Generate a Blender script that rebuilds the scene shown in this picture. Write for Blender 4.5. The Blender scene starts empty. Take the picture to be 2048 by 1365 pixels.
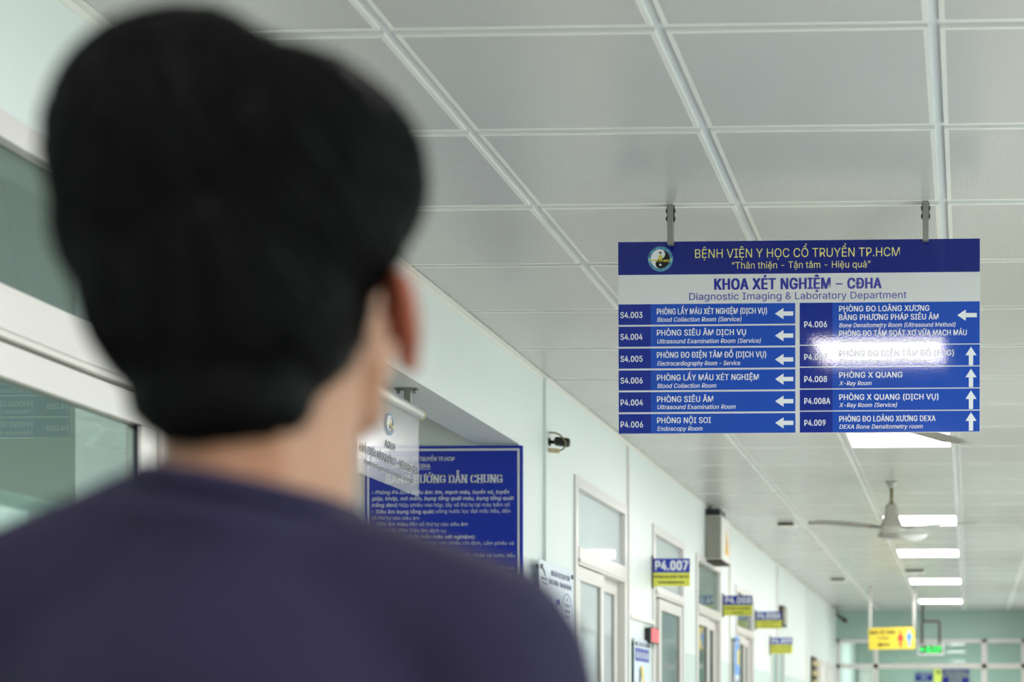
import bpy, bmesh, math, random
from mathutils import Vector, Matrix, Euler, noise
from mathutils.bvhtree import BVHTree
from mathutils.geometry import interpolate_bezier, tessellate_polygon
random.seed(7)
scene = bpy.context.scene
COL = scene.collection
R = math.radians

# ------------------------------------------------------------------ camera, world, exposure
CEIL = 2.825
cam_data = bpy.data.cameras.new('camera')
cam = bpy.data.objects.new('camera', cam_data)
COL.objects.link(cam)
cam.location = (0, 0, 1.32)
cam.rotation_euler = (R(90), 0, R(1.94))
cam_data.sensor_width = 36.0
cam_data.lens = 3210 / 2048 * 36
cam_data.shift_x = (1024 - 1831.3) / 2048
cam_data.shift_y = (1438 - 682.5) / 2048
cam_data.clip_start = 0.05
cam_data.dof.use_dof = True
cam_data.dof.focus_distance = 4.85
cam_data.dof.aperture_fstop = 3.1
scene.camera = cam

world = bpy.data.worlds.new('world')
scene.world = world
world.use_nodes = True
bg = world.node_tree.nodes['Background']
bg.inputs['Color'].default_value = (1.0, 0.93, 0.945, 1)
bg.inputs['Strength'].default_value = 2.2

LAMP = 7.0          # emission of a lit ceiling panel
ROOM = 26.0          # watts of each lamp in the side rooms
SIGN_TILT = 0.0125      # radians, top of the directory sign away from the camera when positive
scene.view_settings.view_transform = 'Standard'
scene.view_settings.look = 'None'
scene.view_settings.exposure = 2.05
scene.view_settings.gamma = 1.0
scene.view_settings.use_curve_mapping = False
scene.cycles.use_denoising = True
scene.cycles.max_bounces = 10
scene.cycles.diffuse_bounces = 6
scene.cycles.transparent_max_bounces = 16
scene.cycles.sample_clamp_indirect = 6.0
scene.cycles.caustics_reflective = False
scene.cycles.caustics_refractive = False


# ------------------------------------------------------------------ helpers
def lin(c):
    def f(v):
        v /= 255.0
        return v / 12.92 if v <= 0.04045 else ((v + 0.055) / 1.055) ** 2.4
    return (f(c[0]), f(c[1]), f(c[2]), 1)


def mat(name, rgb, rough=0.5, metal=0.0, spec=0.5, vary=0.04, scale=6.0, bump=0.0, bump_scale=60.0, emit=None, emit_strength=0.0, coat=0.0):
    m = bpy.data.materials.new(name)
    m.use_nodes = True
    nt = m.node_tree
    p = nt.nodes['Principled BSDF']
    p.inputs['Roughness'].default_value = rough
    p.inputs['Metallic'].default_value = metal
    p.inputs['Specular IOR Level'].default_value = spec
    p.inputs['Coat Weight'].default_value = coat
    tc = nt.nodes.new('ShaderNodeTexCoord')
    if vary > 0:
        n = nt.nodes.new('ShaderNodeTexNoise')
        n.inputs['Scale'].default_value = scale
        n.inputs['Detail'].default_value = 4
        nt.links.new(tc.outputs['Object'], n.inputs['Vector'])
        mx = nt.nodes.new('ShaderNodeMix')
        mx.data_type = 'RGBA'
        c = lin(rgb)
        mx.inputs['A'].default_value = tuple(max(0, v * (1 - vary)) for v in c[:3]) + (1,)
        mx.inputs['B'].default_value = tuple(min(1, v * (1 + vary)) for v in c[:3]) + (1,)
        nt.links.new(n.outputs['Fac'], mx.inputs['Factor'])
        nt.links.new(mx.outputs['Result'], p.inputs['Base Color'])
    else:
        p.inputs['Base Color'].default_value = lin(rgb)
    if bump > 0:
        n2 = nt.nodes.new('ShaderNodeTexNoise')
        n2.inputs['Scale'].default_value = bump_scale
        n2.inputs['Detail'].default_value = 3
        nt.links.new(tc.outputs['Object'], n2.inputs['Vector'])
        b = nt.nodes.new('ShaderNodeBump')
        b.inputs['Strength'].default_value = bump
        b.inputs['Distance'].default_value = 0.004
        nt.links.new(n2.outputs['Fac'], b.inputs['Height'])
        nt.links.new(b.outputs['Normal'], p.inputs['Normal'])
    if emit:
        p.inputs['Emission Color'].default_value = lin(emit)
        p.inputs['Emission Strength'].default_value = emit_strength
    return m


def clear_mat(name, tint, gloss_rough=0.0, ior=1.5, haze=0.0, haze_rgb=(235, 240, 240)):
    """thin clear sheet: see-through with fresnel mirror, optionally a milky part"""
    m = bpy.data.materials.new(name)
    m.use_nodes = True
    nt = m.node_tree
    nt.nodes.clear()
    out = nt.nodes.new('ShaderNodeOutputMaterial')
    tr = nt.nodes.new('ShaderNodeBsdfTransparent')
    tr.inputs['Color'].default_value = lin(tint)
    gl = nt.nodes.new('ShaderNodeBsdfGlossy')
    gl.inputs['Roughness'].default_value = gloss_rough
    fr = nt.nodes.new('ShaderNodeFresnel')
    ge = nt.nodes.new('ShaderNodeNewGeometry')      # same mirror share on the entering and the leaving side
    mr = nt.nodes.new('ShaderNodeMapRange')
    mr.inputs['To Min'].default_value = ior
    mr.inputs['To Max'].default_value = 1 / ior
    nt.links.new(ge.outputs['Backfacing'], mr.inputs['Value'])
    nt.links.new(mr.outputs['Result'], fr.inputs['IOR'])
    base = tr.outputs[0]
    if haze > 0:
        df = nt.nodes.new('ShaderNodeBsdfDiffuse')
        df.inputs['Color'].default_value = lin(haze_rgb)
        tl = nt.nodes.new('ShaderNodeBsdfTranslucent')
        tl.inputs['Color'].default_value = lin(haze_rgb)
        m0 = nt.nodes.new('ShaderNodeMixShader')
        m0.inputs[0].default_value = 0.35
        nt.links.new(df.outputs[0], m0.inputs[1])
        nt.links.new(tl.outputs[0], m0.inputs[2])
        m1 = nt.nodes.new('ShaderNodeMixShader')
        m1.inputs[0].default_value = haze
        nt.links.new(tr.outputs[0], m1.inputs[1])
        nt.links.new(m0.outputs[0], m1.inputs[2])
        base = m1.outputs[0]
    mx = nt.nodes.new('ShaderNodeMixShader')
    nt.links.new(fr.outputs[0], mx.inputs[0])
    nt.links.new(base, mx.inputs[1])
    nt.links.new(gl.outputs[0], mx.inputs[2])
    nt.links.new(mx.outputs[0], out.inputs[0])
    return m


class MB:
    """collects shapes in world coordinates; build() links them as ONE mesh object"""
    def __init__(self):
        self.v, self.f, self.mi, self.sm = [], [], [], []

    def add(self, verts, faces, mi=0, smooth=False):
        o = len(self.v)
        self.v += [tuple(p) for p in verts]
        for f in faces:
            self.f.append(tuple(i + o for i in f))
            self.mi.append(mi)
            self.sm.append(smooth)
        return self

    def box(self, x0, x1, y0, y1, z0, z1, mi=0, M=None):
        vs = [(x, y, z) for x in (x0, x1) for y in (y0, y1) for z in (z0, z1)]
        if M:
            vs = [M @ Vector(p) for p in vs]
        return self.add(vs, [(0, 1, 3, 2), (4, 6, 7, 5), (0, 4, 5, 1), (2, 3, 7, 6), (0, 2, 6, 4), (1, 5, 7, 3)], mi)

    def bbox(self, x0, x1, y0, y1, z0, z1, r=0.003, seg=2, M=None):
        bm = bmesh.new()
        bmesh.ops.create_cube(bm, size=1)
        for v in bm.verts:
            v.co = Vector(((x0 + x1) / 2 + v.co.x * (x1 - x0), (y0 + y1) / 2 + v.co.y * (y1 - y0), (z0 + z1) / 2 + v.co.z * (z1 - z0)))
        bmesh.ops.bevel(bm, geom=bm.edges[:], offset=min(r, 0.45 * min(x1 - x0, y1 - y0, z1 - z0)), segments=seg, affect='EDGES', profile=0.5)
        return self.bm(bm, M)

    def bm(self, bm, M=None, smooth=False, mi=0):
        bm.verts.ensure_lookup_table()
        for i, v in enumerate(bm.verts):
            v.index = i
        vs = [(M @ v.co) if M else v.co for v in bm.verts]
        self.add(vs, [[v.index for v in f.verts] for f in bm.faces], mi, smooth)
        bm.free()
        return self

    def tube(self, pts, r, n=10, caps=True, radii=None):
        pts = [Vector(p) for p in pts]
        vs, fs = [], []
        up = None
        for i, p in enumerate(pts):
            t = (pts[min(i + 1, len(pts) - 1)] - pts[max(i - 1, 0)]).normalized()
            if up is None:
                a = Vector((0, 0, 1)) if abs(t.z) < 0.9 else Vector((1, 0, 0))
                up = (a - t * a.dot(t)).normalized()
            else:
                up = (up - t * up.dot(t)).normalized()
            s = t.cross(up)
            rr = radii[i] if radii else r
            for k in range(n):
                an = 2 * math.pi * k / n
                vs.append(p + up * (math.cos(an) * rr) + s * (math.sin(an) * rr))
        for i in range(len(pts) - 1):
            for k in range(n):
                a, b = i * n + k, i * n + (k + 1) % n
                fs.append((a, b, b + n, a + n))
        if caps:
            fs.append(tuple(range(n))[::-1])
            fs.append(tuple(range((len(pts) - 1) * n, len(pts) * n)))
        return self.add(vs, fs, 0, n > 6)

    def lathe(self, prof, centre, n=32, axis='Z'):
        cx, cy, cz = centre
        vs, fs = [], []
        for (r, h) in prof:
            for k in range(n):
                a = 2 * math.pi * k / n
                d = (r * math.cos(a), r * math.sin(a), h)
                if axis == 'Y':
                    d = (d[0], d[2], d[1])
                elif axis == 'X':
                    d = (d[2], d[0], d[1])
                vs.append((cx + d[0], cy + d[1], cz + d[2]))
        for i in range(len(prof) - 1):
            for k in range(n):
                a, b = i * n + k, i * n + (k + 1) % n
                fs.append((a, b, b + n, a + n))
        fs.append(tuple(range(n))[::-1])
        fs.append(tuple(range((len(prof) - 1) * n, len(prof) * n)))
        return self.add(vs, fs, 0, True)

    def poly(self, pts, thick, M):
        """flat outline (x, z) given thickness along y, placed by M"""
        n = len(pts)
        vs = [M @ Vector((p[0], 0, p[1])) for p in pts] + [M @ Vector((p[0], -thick, p[1])) for p in pts]
        fs = [tuple(range(n)), tuple(range(n, 2 * n))[::-1]] + [(i, (i + 1) % n, n + (i + 1) % n, n + i) for i in range(n)]
        return self.add(vs, fs)

    def build(self, name, m, parent=None, kind=None, mats=None):
        me = bpy.data.meshes.new(name)
        off = Vector(parent_origin(parent)) if parent else Vector((0, 0, 0))
        me.from_pydata([tuple(Vector(p) - off) for p in self.v], [], self.f)
        for mm in (mats or [m]):
            me.materials.append(mm)
        me.polygons.foreach_set('material_index', self.mi)
        me.polygons.foreach_set('use_smooth', self.sm)
        bm = bmesh.new()
        bm.from_mesh(me)
        bmesh.ops.recalc_face_normals(bm, faces=bm.faces[:])
        bm.to_mesh(me)
        bm.free()
        me.update()
        o = bpy.data.objects.new(name, me)
        COL.objects.link(o)
        if parent:
            o.parent = parent
        if kind:
            o['kind'] = kind
        return o


def parent_origin(p):
    o = Vector((0, 0, 0))
    while p:
        o += p.location
        p = p.parent
    return o


def tag(o, label, cat, group=None):
    o['label'] = label
    o['category'] = cat
    if group:
        o['group'] = group
    return o


def thing(name, label, cat, loc, group=None):
    o = bpy.data.objects.new(name, None)
    o.empty_display_size = 0.05
    COL.objects.link(o)
    o.location = loc
    return tag(o, label, cat, group)


def struct(name, mb, m, parent=None, mats=None):
    return mb.build(name, m, parent, 'structure' if parent is None else None, mats)


def dup(root, loc, label, group=None):
    r = root.copy()
    COL.objects.link(r)
    r.location = loc
    r['label'] = label
    if group:
        r['group'] = group
    for ch in list(root.children):
        c = ch.copy()
        COL.objects.link(c)
        c.parent = r
        for g in list(ch.children):
            d = g.copy()
            COL.objects.link(d)
            d.parent = c
    return r


# lettering ---------------------------------------------------------
_tcur = bpy.data.curves.new('lettering_curve', 'FONT')
_tobj = bpy.data.objects.new('lettering_curve', _tcur)
COL.objects.link(_tobj)
_tcur.resolution_u = 3
try:                                    # the sans face that ships with Blender itself
    import os
    _tcur.font = bpy.data.fonts.load(os.path.join(bpy.utils.system_resource('DATAFILES', path='fonts'), 'Inter.woff2'))
except Exception:
    pass


_GC = {}


def glyphs(body, shear=0.0, spacing=1.0):
    """filled outlines of a line of text, every closed stroke filled by itself (with its own holes)"""
    key = (body, shear, spacing)
    if key in _GC:
        return _GC[key]
    _tcur.body = body
    _tcur.shear = shear
    _tcur.space_character = spacing
    bpy.context.view_layer.update()
    dg = bpy.context.evaluated_depsgraph_get()
    cu = _tobj.evaluated_get(dg).to_curve(dg)
    polys = []
    for sp in cu.splines:
        bp = sp.bezier_points
        pts = []
        n = len(bp)
        for i in range(n):
            p, q = bp[i], bp[(i + 1) % n]
            straight = (p.handle_right - p.co).cross(q.co - p.co).length < 1e-6 and (q.handle_left - q.co).cross(q.co - p.co).length < 1e-6
            if straight:
                pts.append(p.co.copy())
            else:
                pts += [v.copy() for v in interpolate_bezier(p.co, p.handle_right, q.handle_left, q.co, 5)[:-1]]
        clean = []
        for v in pts:
            if not clean or (v - clean[-1]).length > 1e-5:
                clean.append(v)
        if len(clean) > 2 and (clean[0] - clean[-1]).length < 1e-5:
            clean.pop()
        if len(clean) < 3:
            continue
        ar = sum(clean[i].x * clean[(i + 1) % len(clean)].y - clean[(i + 1) % len(clean)].x * clean[i].y for i in range(len(clean))) / 2
        polys.append((ar, clean))
    _tobj.evaluated_get(dg).to_curve_clear()

    def inside(p, poly):
        r = False
        for i in range(len(poly)):
            a, b = poly[i], poly[i - 1]
            if (a.y > p.y) != (b.y > p.y) and p.x < (b.x - a.x) * (p.y - a.y) / (b.y - a.y) + a.x:
                r = not r
        return r
    if not polys:
        return [], []
    big = max(polys, key=lambda t: abs(t[0]))
    sg = 1 if big[0] > 0 else -1
    outer = [p for p in polys if p[0] * sg > 0]
    holes = [p for p in polys if p[0] * sg < 0]
    vs, fs = [], []
    for ar, o in outer:
        hs = []
        for ha, h in holes:
            if abs(ha) < abs(ar) and sum(inside(v, o) for v in h) > 0.6 * len(h):
                hs.append(h)
        k = len(vs)
        loops = [[Vector((v.x, v.y, 0)) for v in l] for l in [o] + hs]
        tris = tessellate_polygon(loops)
        for l in loops:
            vs += [(v.x, v.y) for v in l]
        fs += [tuple(k + i for i in t) for t in tris]
    _GC[key] = (vs, fs)
    return vs, fs


_hv, _ = glyphs('H')
CAP = max(v[1] for v in _hv) - min(v[1] for v in _hv)
# weight of the strokes (in letter units), slant, letter spacing
STYLE = {'r': (0.0, 0, 1), 'b': (0.036, 0, 1.04), 'h': (0.062, 0, 1.08), 'i': (0.026, 0.2, 1.02), 'I': (0.034, 0.2, 1.03), 's': (0.045, 0, 1.05), 'l': (0.0, 0, 1)}
_XH = {}


def horned(body, sh, sp):
    """outlines of a line; the letters o and u with a horn get the horn as a piece of its own"""
    import unicodedata
    plain, horns = '', []
    for ch in body:
        d = unicodedata.normalize('NFD', ch)
        if '\u031b' in d:
            horns.append((len(plain), d[0]))
            ch = unicodedata.normalize('NFC', d.replace('\u031b', ''))
        plain += ch
    vs, fs = glyphs(plain, sh, sp)
    vs, fs = list(vs), list(fs)
    for k, c in horns:
        pv, _ = glyphs(plain[:k] + c, 0.0, sp)
        xr = max(v[0] for v in pv)
        cv, _ = glyphs(c, 0.0, sp)
        h = max(v[1] for v in cv)
        if c in 'oO':
            pts = [(-.085, .80 * h), (-.05, .93 * h), (-.012, .97 * h), (.0, 1.12 * h), (.055, 1.12 * h), (.055, .99 * h), (.022, .89 * h), (-.03, .80 * h)]
        else:
            pts = [(-.01, .84 * h), (-.01, .97 * h), (.025, 1.01 * h), (.03, 1.15 * h), (.085, 1.15 * h), (.085, .98 * h), (.05, .87 * h)]
        n = len(vs)
        vs += [(xr + p[0] + sh * p[1], p[1]) for p in pts]
        fs.append(tuple(range(n, n + len(pts))))
    return vs, fs


def text(mb, body, x0, x1, base, cap, style, M, mi=0):
    """letters between x0 and x1, standing on base, of height cap; M maps (x, 0, z) to the world"""
    of, sh, sp = STYLE[style]
    vs, fs = horned(body, sh, sp)
    if not vs:
        return
    a = min(v[0] for v in vs)
    b = max(v[0] for v in vs)
    sz = cap / CAP
    if x1 is None:
        sx = sz
    elif x0 is None:
        sx = sz
        x0 = x1 - (b - a) * sx / 2     # x1 is the middle
    else:
        sx = (x1 - x0) / (b - a + of * sz / max(1e-6, (x1 - x0) / (b - a)))
        x0 += of * sz / 2
    pts = [(x0 + (v[0] - a) * sx, base + v[1] * sz) for v in vs]
    if style == 's':       # slab feet on the ends of upright strokes
        ext = []
        for f in fs:
            for i in range(len(f)):
                p, q = pts[f[i]], pts[f[(i + 1) % len(f)]]
                if abs(p[1] - q[1]) < 0.02 * cap and 0.08 * cap < abs(p[0] - q[0]) < 0.42 * cap:
                    for lev, d in ((base, 1), (base + cap, -1)):
                        if abs(p[1] - lev) < 0.06 * cap:
                            ext.append((min(p[0], q[0]) - 0.09 * cap, max(p[0], q[0]) + 0.09 * cap, lev, lev + d * 0.07 * cap))
        for (u0, u1, w0, w1) in ext:
            k = len(pts)
            pts += [(u0, w0), (u1, w0), (u1, w1), (u0, w1)]
            fs = fs + [(k, k + 1, k + 2, k + 3)]
    # heavier strokes: the outline laid several times, shifted a little
    steps = [(0.0, 0.0)] if of < 0.01 else [(-1, -1), (1, -1), (-1, 1), (1, 1)] + ([(0, 0)] if of > 0.04 else [])
    for i, (ox, oz) in enumerate(steps):
        dx, dz = ox * of / 2 * sz, oz * of * 0.16 * sz
        mb.add([M @ Vector((p[0] + dx, -0.00005 * i, p[1] + dz)) for p in pts], fs, mi)


def facing_camera(x, y, z):        # panel facing down the corridor towards -Y
    return Matrix.Translation((x, y, z))


def facing_corridor(x, y, z):      # panel on the left wall facing +X, read along +Y
    return Matrix.Translation((x, y, z)) @ Matrix.Rotation(R(90), 4, 'Z')


def rect(mb, M, x0, x1, z0, z1, depth=0.0015):
    mb.poly([(x0, z0), (x1, z0), (x1, z1), (x0, z1)], depth, M)


def disc(mb, M, cx, cz, r, n=32, depth=0.0005, a0=0, a1=360):
    mb.poly([(cx + r * math.cos(R(a0 + (a1 - a0) * k / n)), cz + r * math.sin(R(a0 + (a1 - a0) * k / n))) for k in range(n)], depth, M)


# ------------------------------------------------------------------ materials
M_tile = mat('perforated ceiling metal', (205, 205, 203), 0.27, vary=0.015, scale=1.3)
nt = M_tile.node_tree
pn = nt.nodes['Principled BSDF']
tc = nt.nodes.new('ShaderNodeTexCoord')
mp = nt.nodes.new('ShaderNodeMapping')
mp.inputs['Rotation'].default_value = (0, 0, R(45))
mp.inputs['Scale'].default_value = (230, 230, 0)
nt.links.new(tc.outputs['Object'], mp.inputs['Vector'])
fr = nt.nodes.new('ShaderNodeVectorMath'); fr.operation = 'FRACTION'
nt.links.new(mp.outputs[0], fr.inputs[0])
sb = nt.nodes.new('ShaderNodeVectorMath'); sb.operation = 'SUBTRACT'; sb.inputs[1].default_value = (0.5, 0.5, 0)
nt.links.new(fr.outputs[0], sb.inputs[0])
le = nt.nodes.new('ShaderNodeVectorMath'); le.operation = 'LENGTH'
nt.links.new(sb.outputs[0], le.inputs[0])
lt = nt.nodes.new('ShaderNodeMath'); lt.operation = 'LESS_THAN'; lt.inputs[1].default_value = 0.24
nt.links.new(le.outputs['Value'], lt.inputs[0])
old = pn.inputs['Base Color'].links[0].from_socket
mh = nt.nodes.new('ShaderNodeMix'); mh.data_type = 'RGBA'
nt.links.new(lt.outputs[0], mh.inputs['Factor'])
nt.links.new(old, mh.inputs['A'])
mh.inputs['B'].default_value = lin((70, 70, 72))
nt.links.new(mh.outputs['Result'], pn.inputs['Base Color'])

M_rim = mat('white tile rim', (222, 222, 218), 0.3, vary=0.02)
M_tbar = mat('ceiling grid bar', (205, 210, 214), 0.4, vary=0.02)
M_shadowgap = mat('dark void above ceiling', (40, 38, 34), 0.9)

M_wall = mat('pale green wall paint', (221, 228, 228), 0.42, vary=0.025, scale=2.0, bump=0.05, bump_scale=14)
nt = M_wall.node_tree
pn = nt.nodes['Principled BSDF']
geo = nt.nodes.new('ShaderNodeNewGeometry')
sp = nt.nodes.new('ShaderNodeSeparateXYZ')
nt.links.new(geo.outputs['Position'], sp.inputs[0])
lt = nt.nodes.new('ShaderNodeMath'); lt.operation = 'LESS_THAN'; lt.inputs[1].default_value = 1.752
nt.links.new(sp.outputs['Z'], lt.inputs[0])
old = pn.inputs['Base Color'].links[0].from_socket
mw = nt.nodes.new('ShaderNodeMix'); mw.data_type = 'RGBA'
nt.links.new(lt.outputs[0], mw.inputs['Factor'])
nt.links.new(old, mw.inputs['A'])
mw.inputs['B'].default_value = lin((196, 211, 208))
nt.links.new(mw.outputs['Result'], pn.inputs['Base Color'])

M_whitewall = mat('off-white wall paint', (226, 222, 220), 0.5)
M_roomwall = mat('grey green room paint', (150, 166, 158), 0.6)
M_endwall = mat('sea green end wall paint', (150, 176, 170), 0.5)
M_floor = mat('light floor tiles', (206, 194, 184), 0.3, vary=0.05)
M_white = mat('white aluminium frame', (214, 210, 208), 0.3, vary=0.02)
M_whiteplastic = mat('white plastic', (225, 222, 218), 0.4, vary=0.02)
M_cream = mat('yellowed plastic', (196, 180, 140), 0.5)
M_gasket = mat('black rubber gasket', (22, 26, 40), 0.6)
M_black = mat('black plastic', (20, 20, 22), 0.35)
M_cable = mat('dull olive cable', (120, 112, 70), 0.5)
M_glass = clear_mat('clear window glass', (214, 226, 222))
M_acrylic = clear_mat('clear acrylic sheet', (238, 240, 242), 0.2, ior=1.3, haze=0.12, haze_rgb=(244, 246, 250))
M_frost = clear_mat('frosted window film', (235, 240, 240), 0.25, haze=0.72, haze_rgb=(228, 236, 236))
M_tint = clear_mat('dull film on transom glass', (205, 216, 212), 0.3, haze=0.25, haze_rgb=(150, 165, 160))
M_smoke = clear_mat('greyish leaf glass', (205, 215, 215), 0.05, haze=0.3, haze_rgb=(190, 205, 208))
M_milky = clear_mat('pale glazed transom glass', (225, 235, 235), 0.05, haze=0.62, haze_rgb=(236, 240, 243))
M_lamp = mat('lit lamp diffuser', (255, 255, 255), 0.5, vary=0, emit=(255, 247, 246), emit_strength=LAMP)
M_steel = mat('brushed grey steel bar', (146, 146, 141), 0.5, metal=0.5)
M_darksteel = mat('dark rusty bolt steel', (70, 66, 62), 0.6, metal=0.5)
M_alu = mat('satin aluminium', (200, 200, 198), 0.35, metal=0.3)
M_board = mat('white acrylic sign base', (214, 214, 218), 0.055, bump=0.012, bump_scale=160)
M_deep = mat('deep navy sign print', (4, 22, 122), 0.055, bump=0.012, bump_scale=160, vary=0.06)
M_blue = mat('royal blue sign print', (14, 72, 182), 0.055, bump=0.012, bump_scale=160, vary=0.10, scale=9)
M_code = mat('dark blue sign print', (2, 34, 142), 0.055, bump=0.012, bump_scale=160, vary=0.06)
M_letter = mat('white sign lettering', (226, 228, 234), 0.3, vary=0)
M_yellowletter = mat('pale yellow sign lettering', (232, 222, 130), 0.3, vary=0)
M_blueletter = mat('blue sign lettering', (22, 34, 150), 0.3, vary=0)
M_sky = mat('light blue emblem ring', (106, 178, 216), 0.3, vary=0)
M_ebony = mat('black emblem print', (10, 10, 12), 0.3, vary=0)
M_ivory = mat('white emblem print', (222, 222, 226), 0.3, vary=0)
M_gold = mat('yellow emblem print', (206, 196, 70), 0.3, vary=0)
M_redp = mat('red print', (214, 60, 62), 0.4, vary=0)
M_bluep = mat('light blue print', (86, 146, 226), 0.4, vary=0)
M_cobalt = mat('cobalt guide board print', (14, 48, 176), 0.4, vary=0.04)
M_signblue = mat('blue plate print', (12, 44, 162), 0.4, vary=0.04)
M_signyellow = mat('yellow plate print', (214, 214, 84), 0.45, vary=0.04)
M_toiletyellow = mat('yellow toilet sign print', (226, 202, 66), 0.45, vary=0.04)
M_ink = mat('dark ink lettering', (24, 26, 40), 0.4, vary=0)
M_inkblue = mat('dark blue ink lettering', (40, 50, 110), 0.4, vary=0)
M_poster = mat('pale poster print', (204, 214, 228), 0.3, vary=0.02)
M_grey = mat('grey beige machine casing', (152, 150, 140), 0.5)
M_fan = mat('cream enamel fan metal', (176, 174, 164), 0.35)
M_blade = mat('grey enamel fan blade', (128, 126, 118), 0.4)
M_brown = mat('dark brown slot', (62, 52, 38), 0.7)
M_red = mat('lit red display', (255, 60, 70), 0.4, vary=0, emit=(255, 70, 84), emit_strength=0.18)
M_green = mat('lit green sign lettering', (40, 230, 90), 0.4, vary=0, emit=(60, 240, 110), emit_strength=0.22)
M_skin = mat('warm skin', (160, 112, 86), 0.5, vary=0.05, scale=20)
M_skin.node_tree.nodes['Principled BSDF'].inputs['Subsurface Weight'].default_value = 0.2
M_skin.node_tree.nodes['Principled BSDF'].inputs['Subsurface Radius'].default_value = (0.012, 0.005, 0.003)
M_ear = mat('flushed ear skin', (160, 86, 64), 0.5, vary=0.05)
M_ear.node_tree.nodes['Principled BSDF'].inputs['Subsurface Weight'].default_value = 0.35
M_ear.node_tree.nodes['Principled BSDF'].inputs['Subsurface Radius'].default_value = (0.015, 0.005, 0.003)
M_hair = mat('black hair', (4, 4, 5), 0.55, spec=0.08, vary=0.3, scale=40, bump=0.4, bump_scale=180)
M_sweater = mat('dark navy knit', (40, 35, 60), 0.85, vary=0.08, scale=30, bump=0.35, bump_scale=420, spec=0.2)
M_trouser = mat('charcoal trouser cloth', (44, 44, 50), 0.85, vary=0.08, bump=0.2, bump_scale=300)
M_shoe = mat('black leather', (24, 23, 23), 0.4)
M_sole = mat('white rubber sole', (205, 203, 198), 0.6)
M_eye = mat('eye white', (232, 230, 226), 0.2, vary=0)
M_iris = mat('dark brown iris', (40, 24, 16), 0.2, vary=0)
M_lip = mat('lip skin', (170, 98, 90), 0.45)

# ------------------------------------------------------------------ the setting
WX = -1.863           # corridor face of the left wall
WXN = -1.878          # the wall in front of the step at Y 7.0
BX = -2.06            # room side of that wall
RX = 1.11             # right wall
Y0, Y1 = -4.33, 22.3
mb = MB(); mb.box(-5.0, RX + 0.2, Y0 - 0.2, 26.3, -0.12, 0.0)
struct('floor', mb, M_floor)

# ceiling: laid-in metal tiles between grid bars
lamp_rows = (-7, -2, 8, 14, 18, 23, 28)
GX, GY, P, B = -1.290, 3.470, 0.6, 0.024
mb = MB()
xs = []
x = GX + B - P
xs.append((WX, GX))
for j in range(5):
    xs.append((GX + B + P * j, min(GX + P * (j + 1), RX)))
k0 = -13
tz, lip = CEIL, 0.008
for k in range(k0, 32):
    y0 = GY + B + P * k
    y1 = GY + P * (k + 1)
    if y0 > Y1 - 0.05:
        continue
    y1 = min(y1, Y1)
    for j, (xa, xb) in enumerate(xs):
        if xb - xa < 0.03:
            continue
        if k in lamp_rows and j == 2:
            continue
        zt = tz + (random.random() - 0.5) * 0.0012
        r = 0.012
        t0, t1, t2, t3 = (random.random() * 0.0016 for _ in range(4))
        o = [(xa, y0, zt + t0), (xb, y0, zt + t1), (xb, y1, zt + t2), (xa, y1, zt + t3)]
        i = [(xa + r, y0 + r, zt + t0), (xb - r, y0 + r, zt + t1), (xb - r, y1 - r, zt + t2), (xa + r, y1 - r, zt + t3)]
        u = [(p[0], p[1], tz + lip + 0.004) for p in o]
        mb.add(i, [(0, 1, 2, 3)], 0)
        mb.add(o + i, [(a, (a + 1) % 4, 4 + (a + 1) % 4, 4 + a) for a in range(4)], 1)
        mb.add(o + u, [(a, (a + 1) % 4, 4 + (a + 1) % 4, 4 + a) for a in range(4)], 1)
# grid bars just above the tile faces, then the slab
for j in range(5):
    gx = GX + P * j
    mb.box(gx - 0.004, gx + B + 0.004, Y0, Y1, tz + lip, tz + lip + 0.02, 2)
for k in range(k0 + 1, 32):
    gy = GY + P * k
    if gy < Y1:
        mb.box(WX, RX, gy - 0.004, gy + B + 0.004, tz + lip + 0.0004, tz + lip + 0.02, 2)
mb.box(-5.0, RX + 0.2, Y0 - 0.2, Y1, tz + lip + 0.1, tz + lip + 0.2, 3)
struct('ceiling', mb, None, mats=[M_tile, M_rim, M_tbar, M_shadowgap])

# left wall with its openings
ALC0, ALC1, LINT = 4.35, 6.626, 2.465
DOORS = [  # (y0, y1, top)
    (1.60, 3.63, 2.476), (7.487, 8.615, 2.470), (9.351, 10.372, 2.464), (10.842, 11.911, 2.450), (12.675, 13.735, 2.385)]
OPEN = (14.942, 15.99, 2.02)
mb = MB()


def wall_span(mb, y0, y1, z0, z1, x=WX):
    mb.box(BX, x, y0, y1, z0, z1)


edges = [(Y0, DOORS[0][0], WXN), (DOORS[0][1], ALC0, WXN), (ALC1, 7.0, WXN), (7.0, DOORS[1][0], WX), (DOORS[1][1], DOORS[2][0], WX),
         (DOORS[2][1], DOORS[3][0], WX), (DOORS[3][1], DOORS[4][0], WX), (DOORS[4][1], OPEN[0], WX), (OPEN[1], 26.0, WX)]
for a, b, x in edges:
    wall_span(mb, a, b, 0, CEIL + 0.1, x)
for (a, b, top) in DOORS + [OPEN]:
    wall_span(mb, a, b, top, CEIL + 0.1, WXN if a < 7 else WX)
wall_span(mb, ALC0, ALC1, LINT, CEIL + 0.1, WXN)
struct('wall_left', mb, M_wall)
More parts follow.
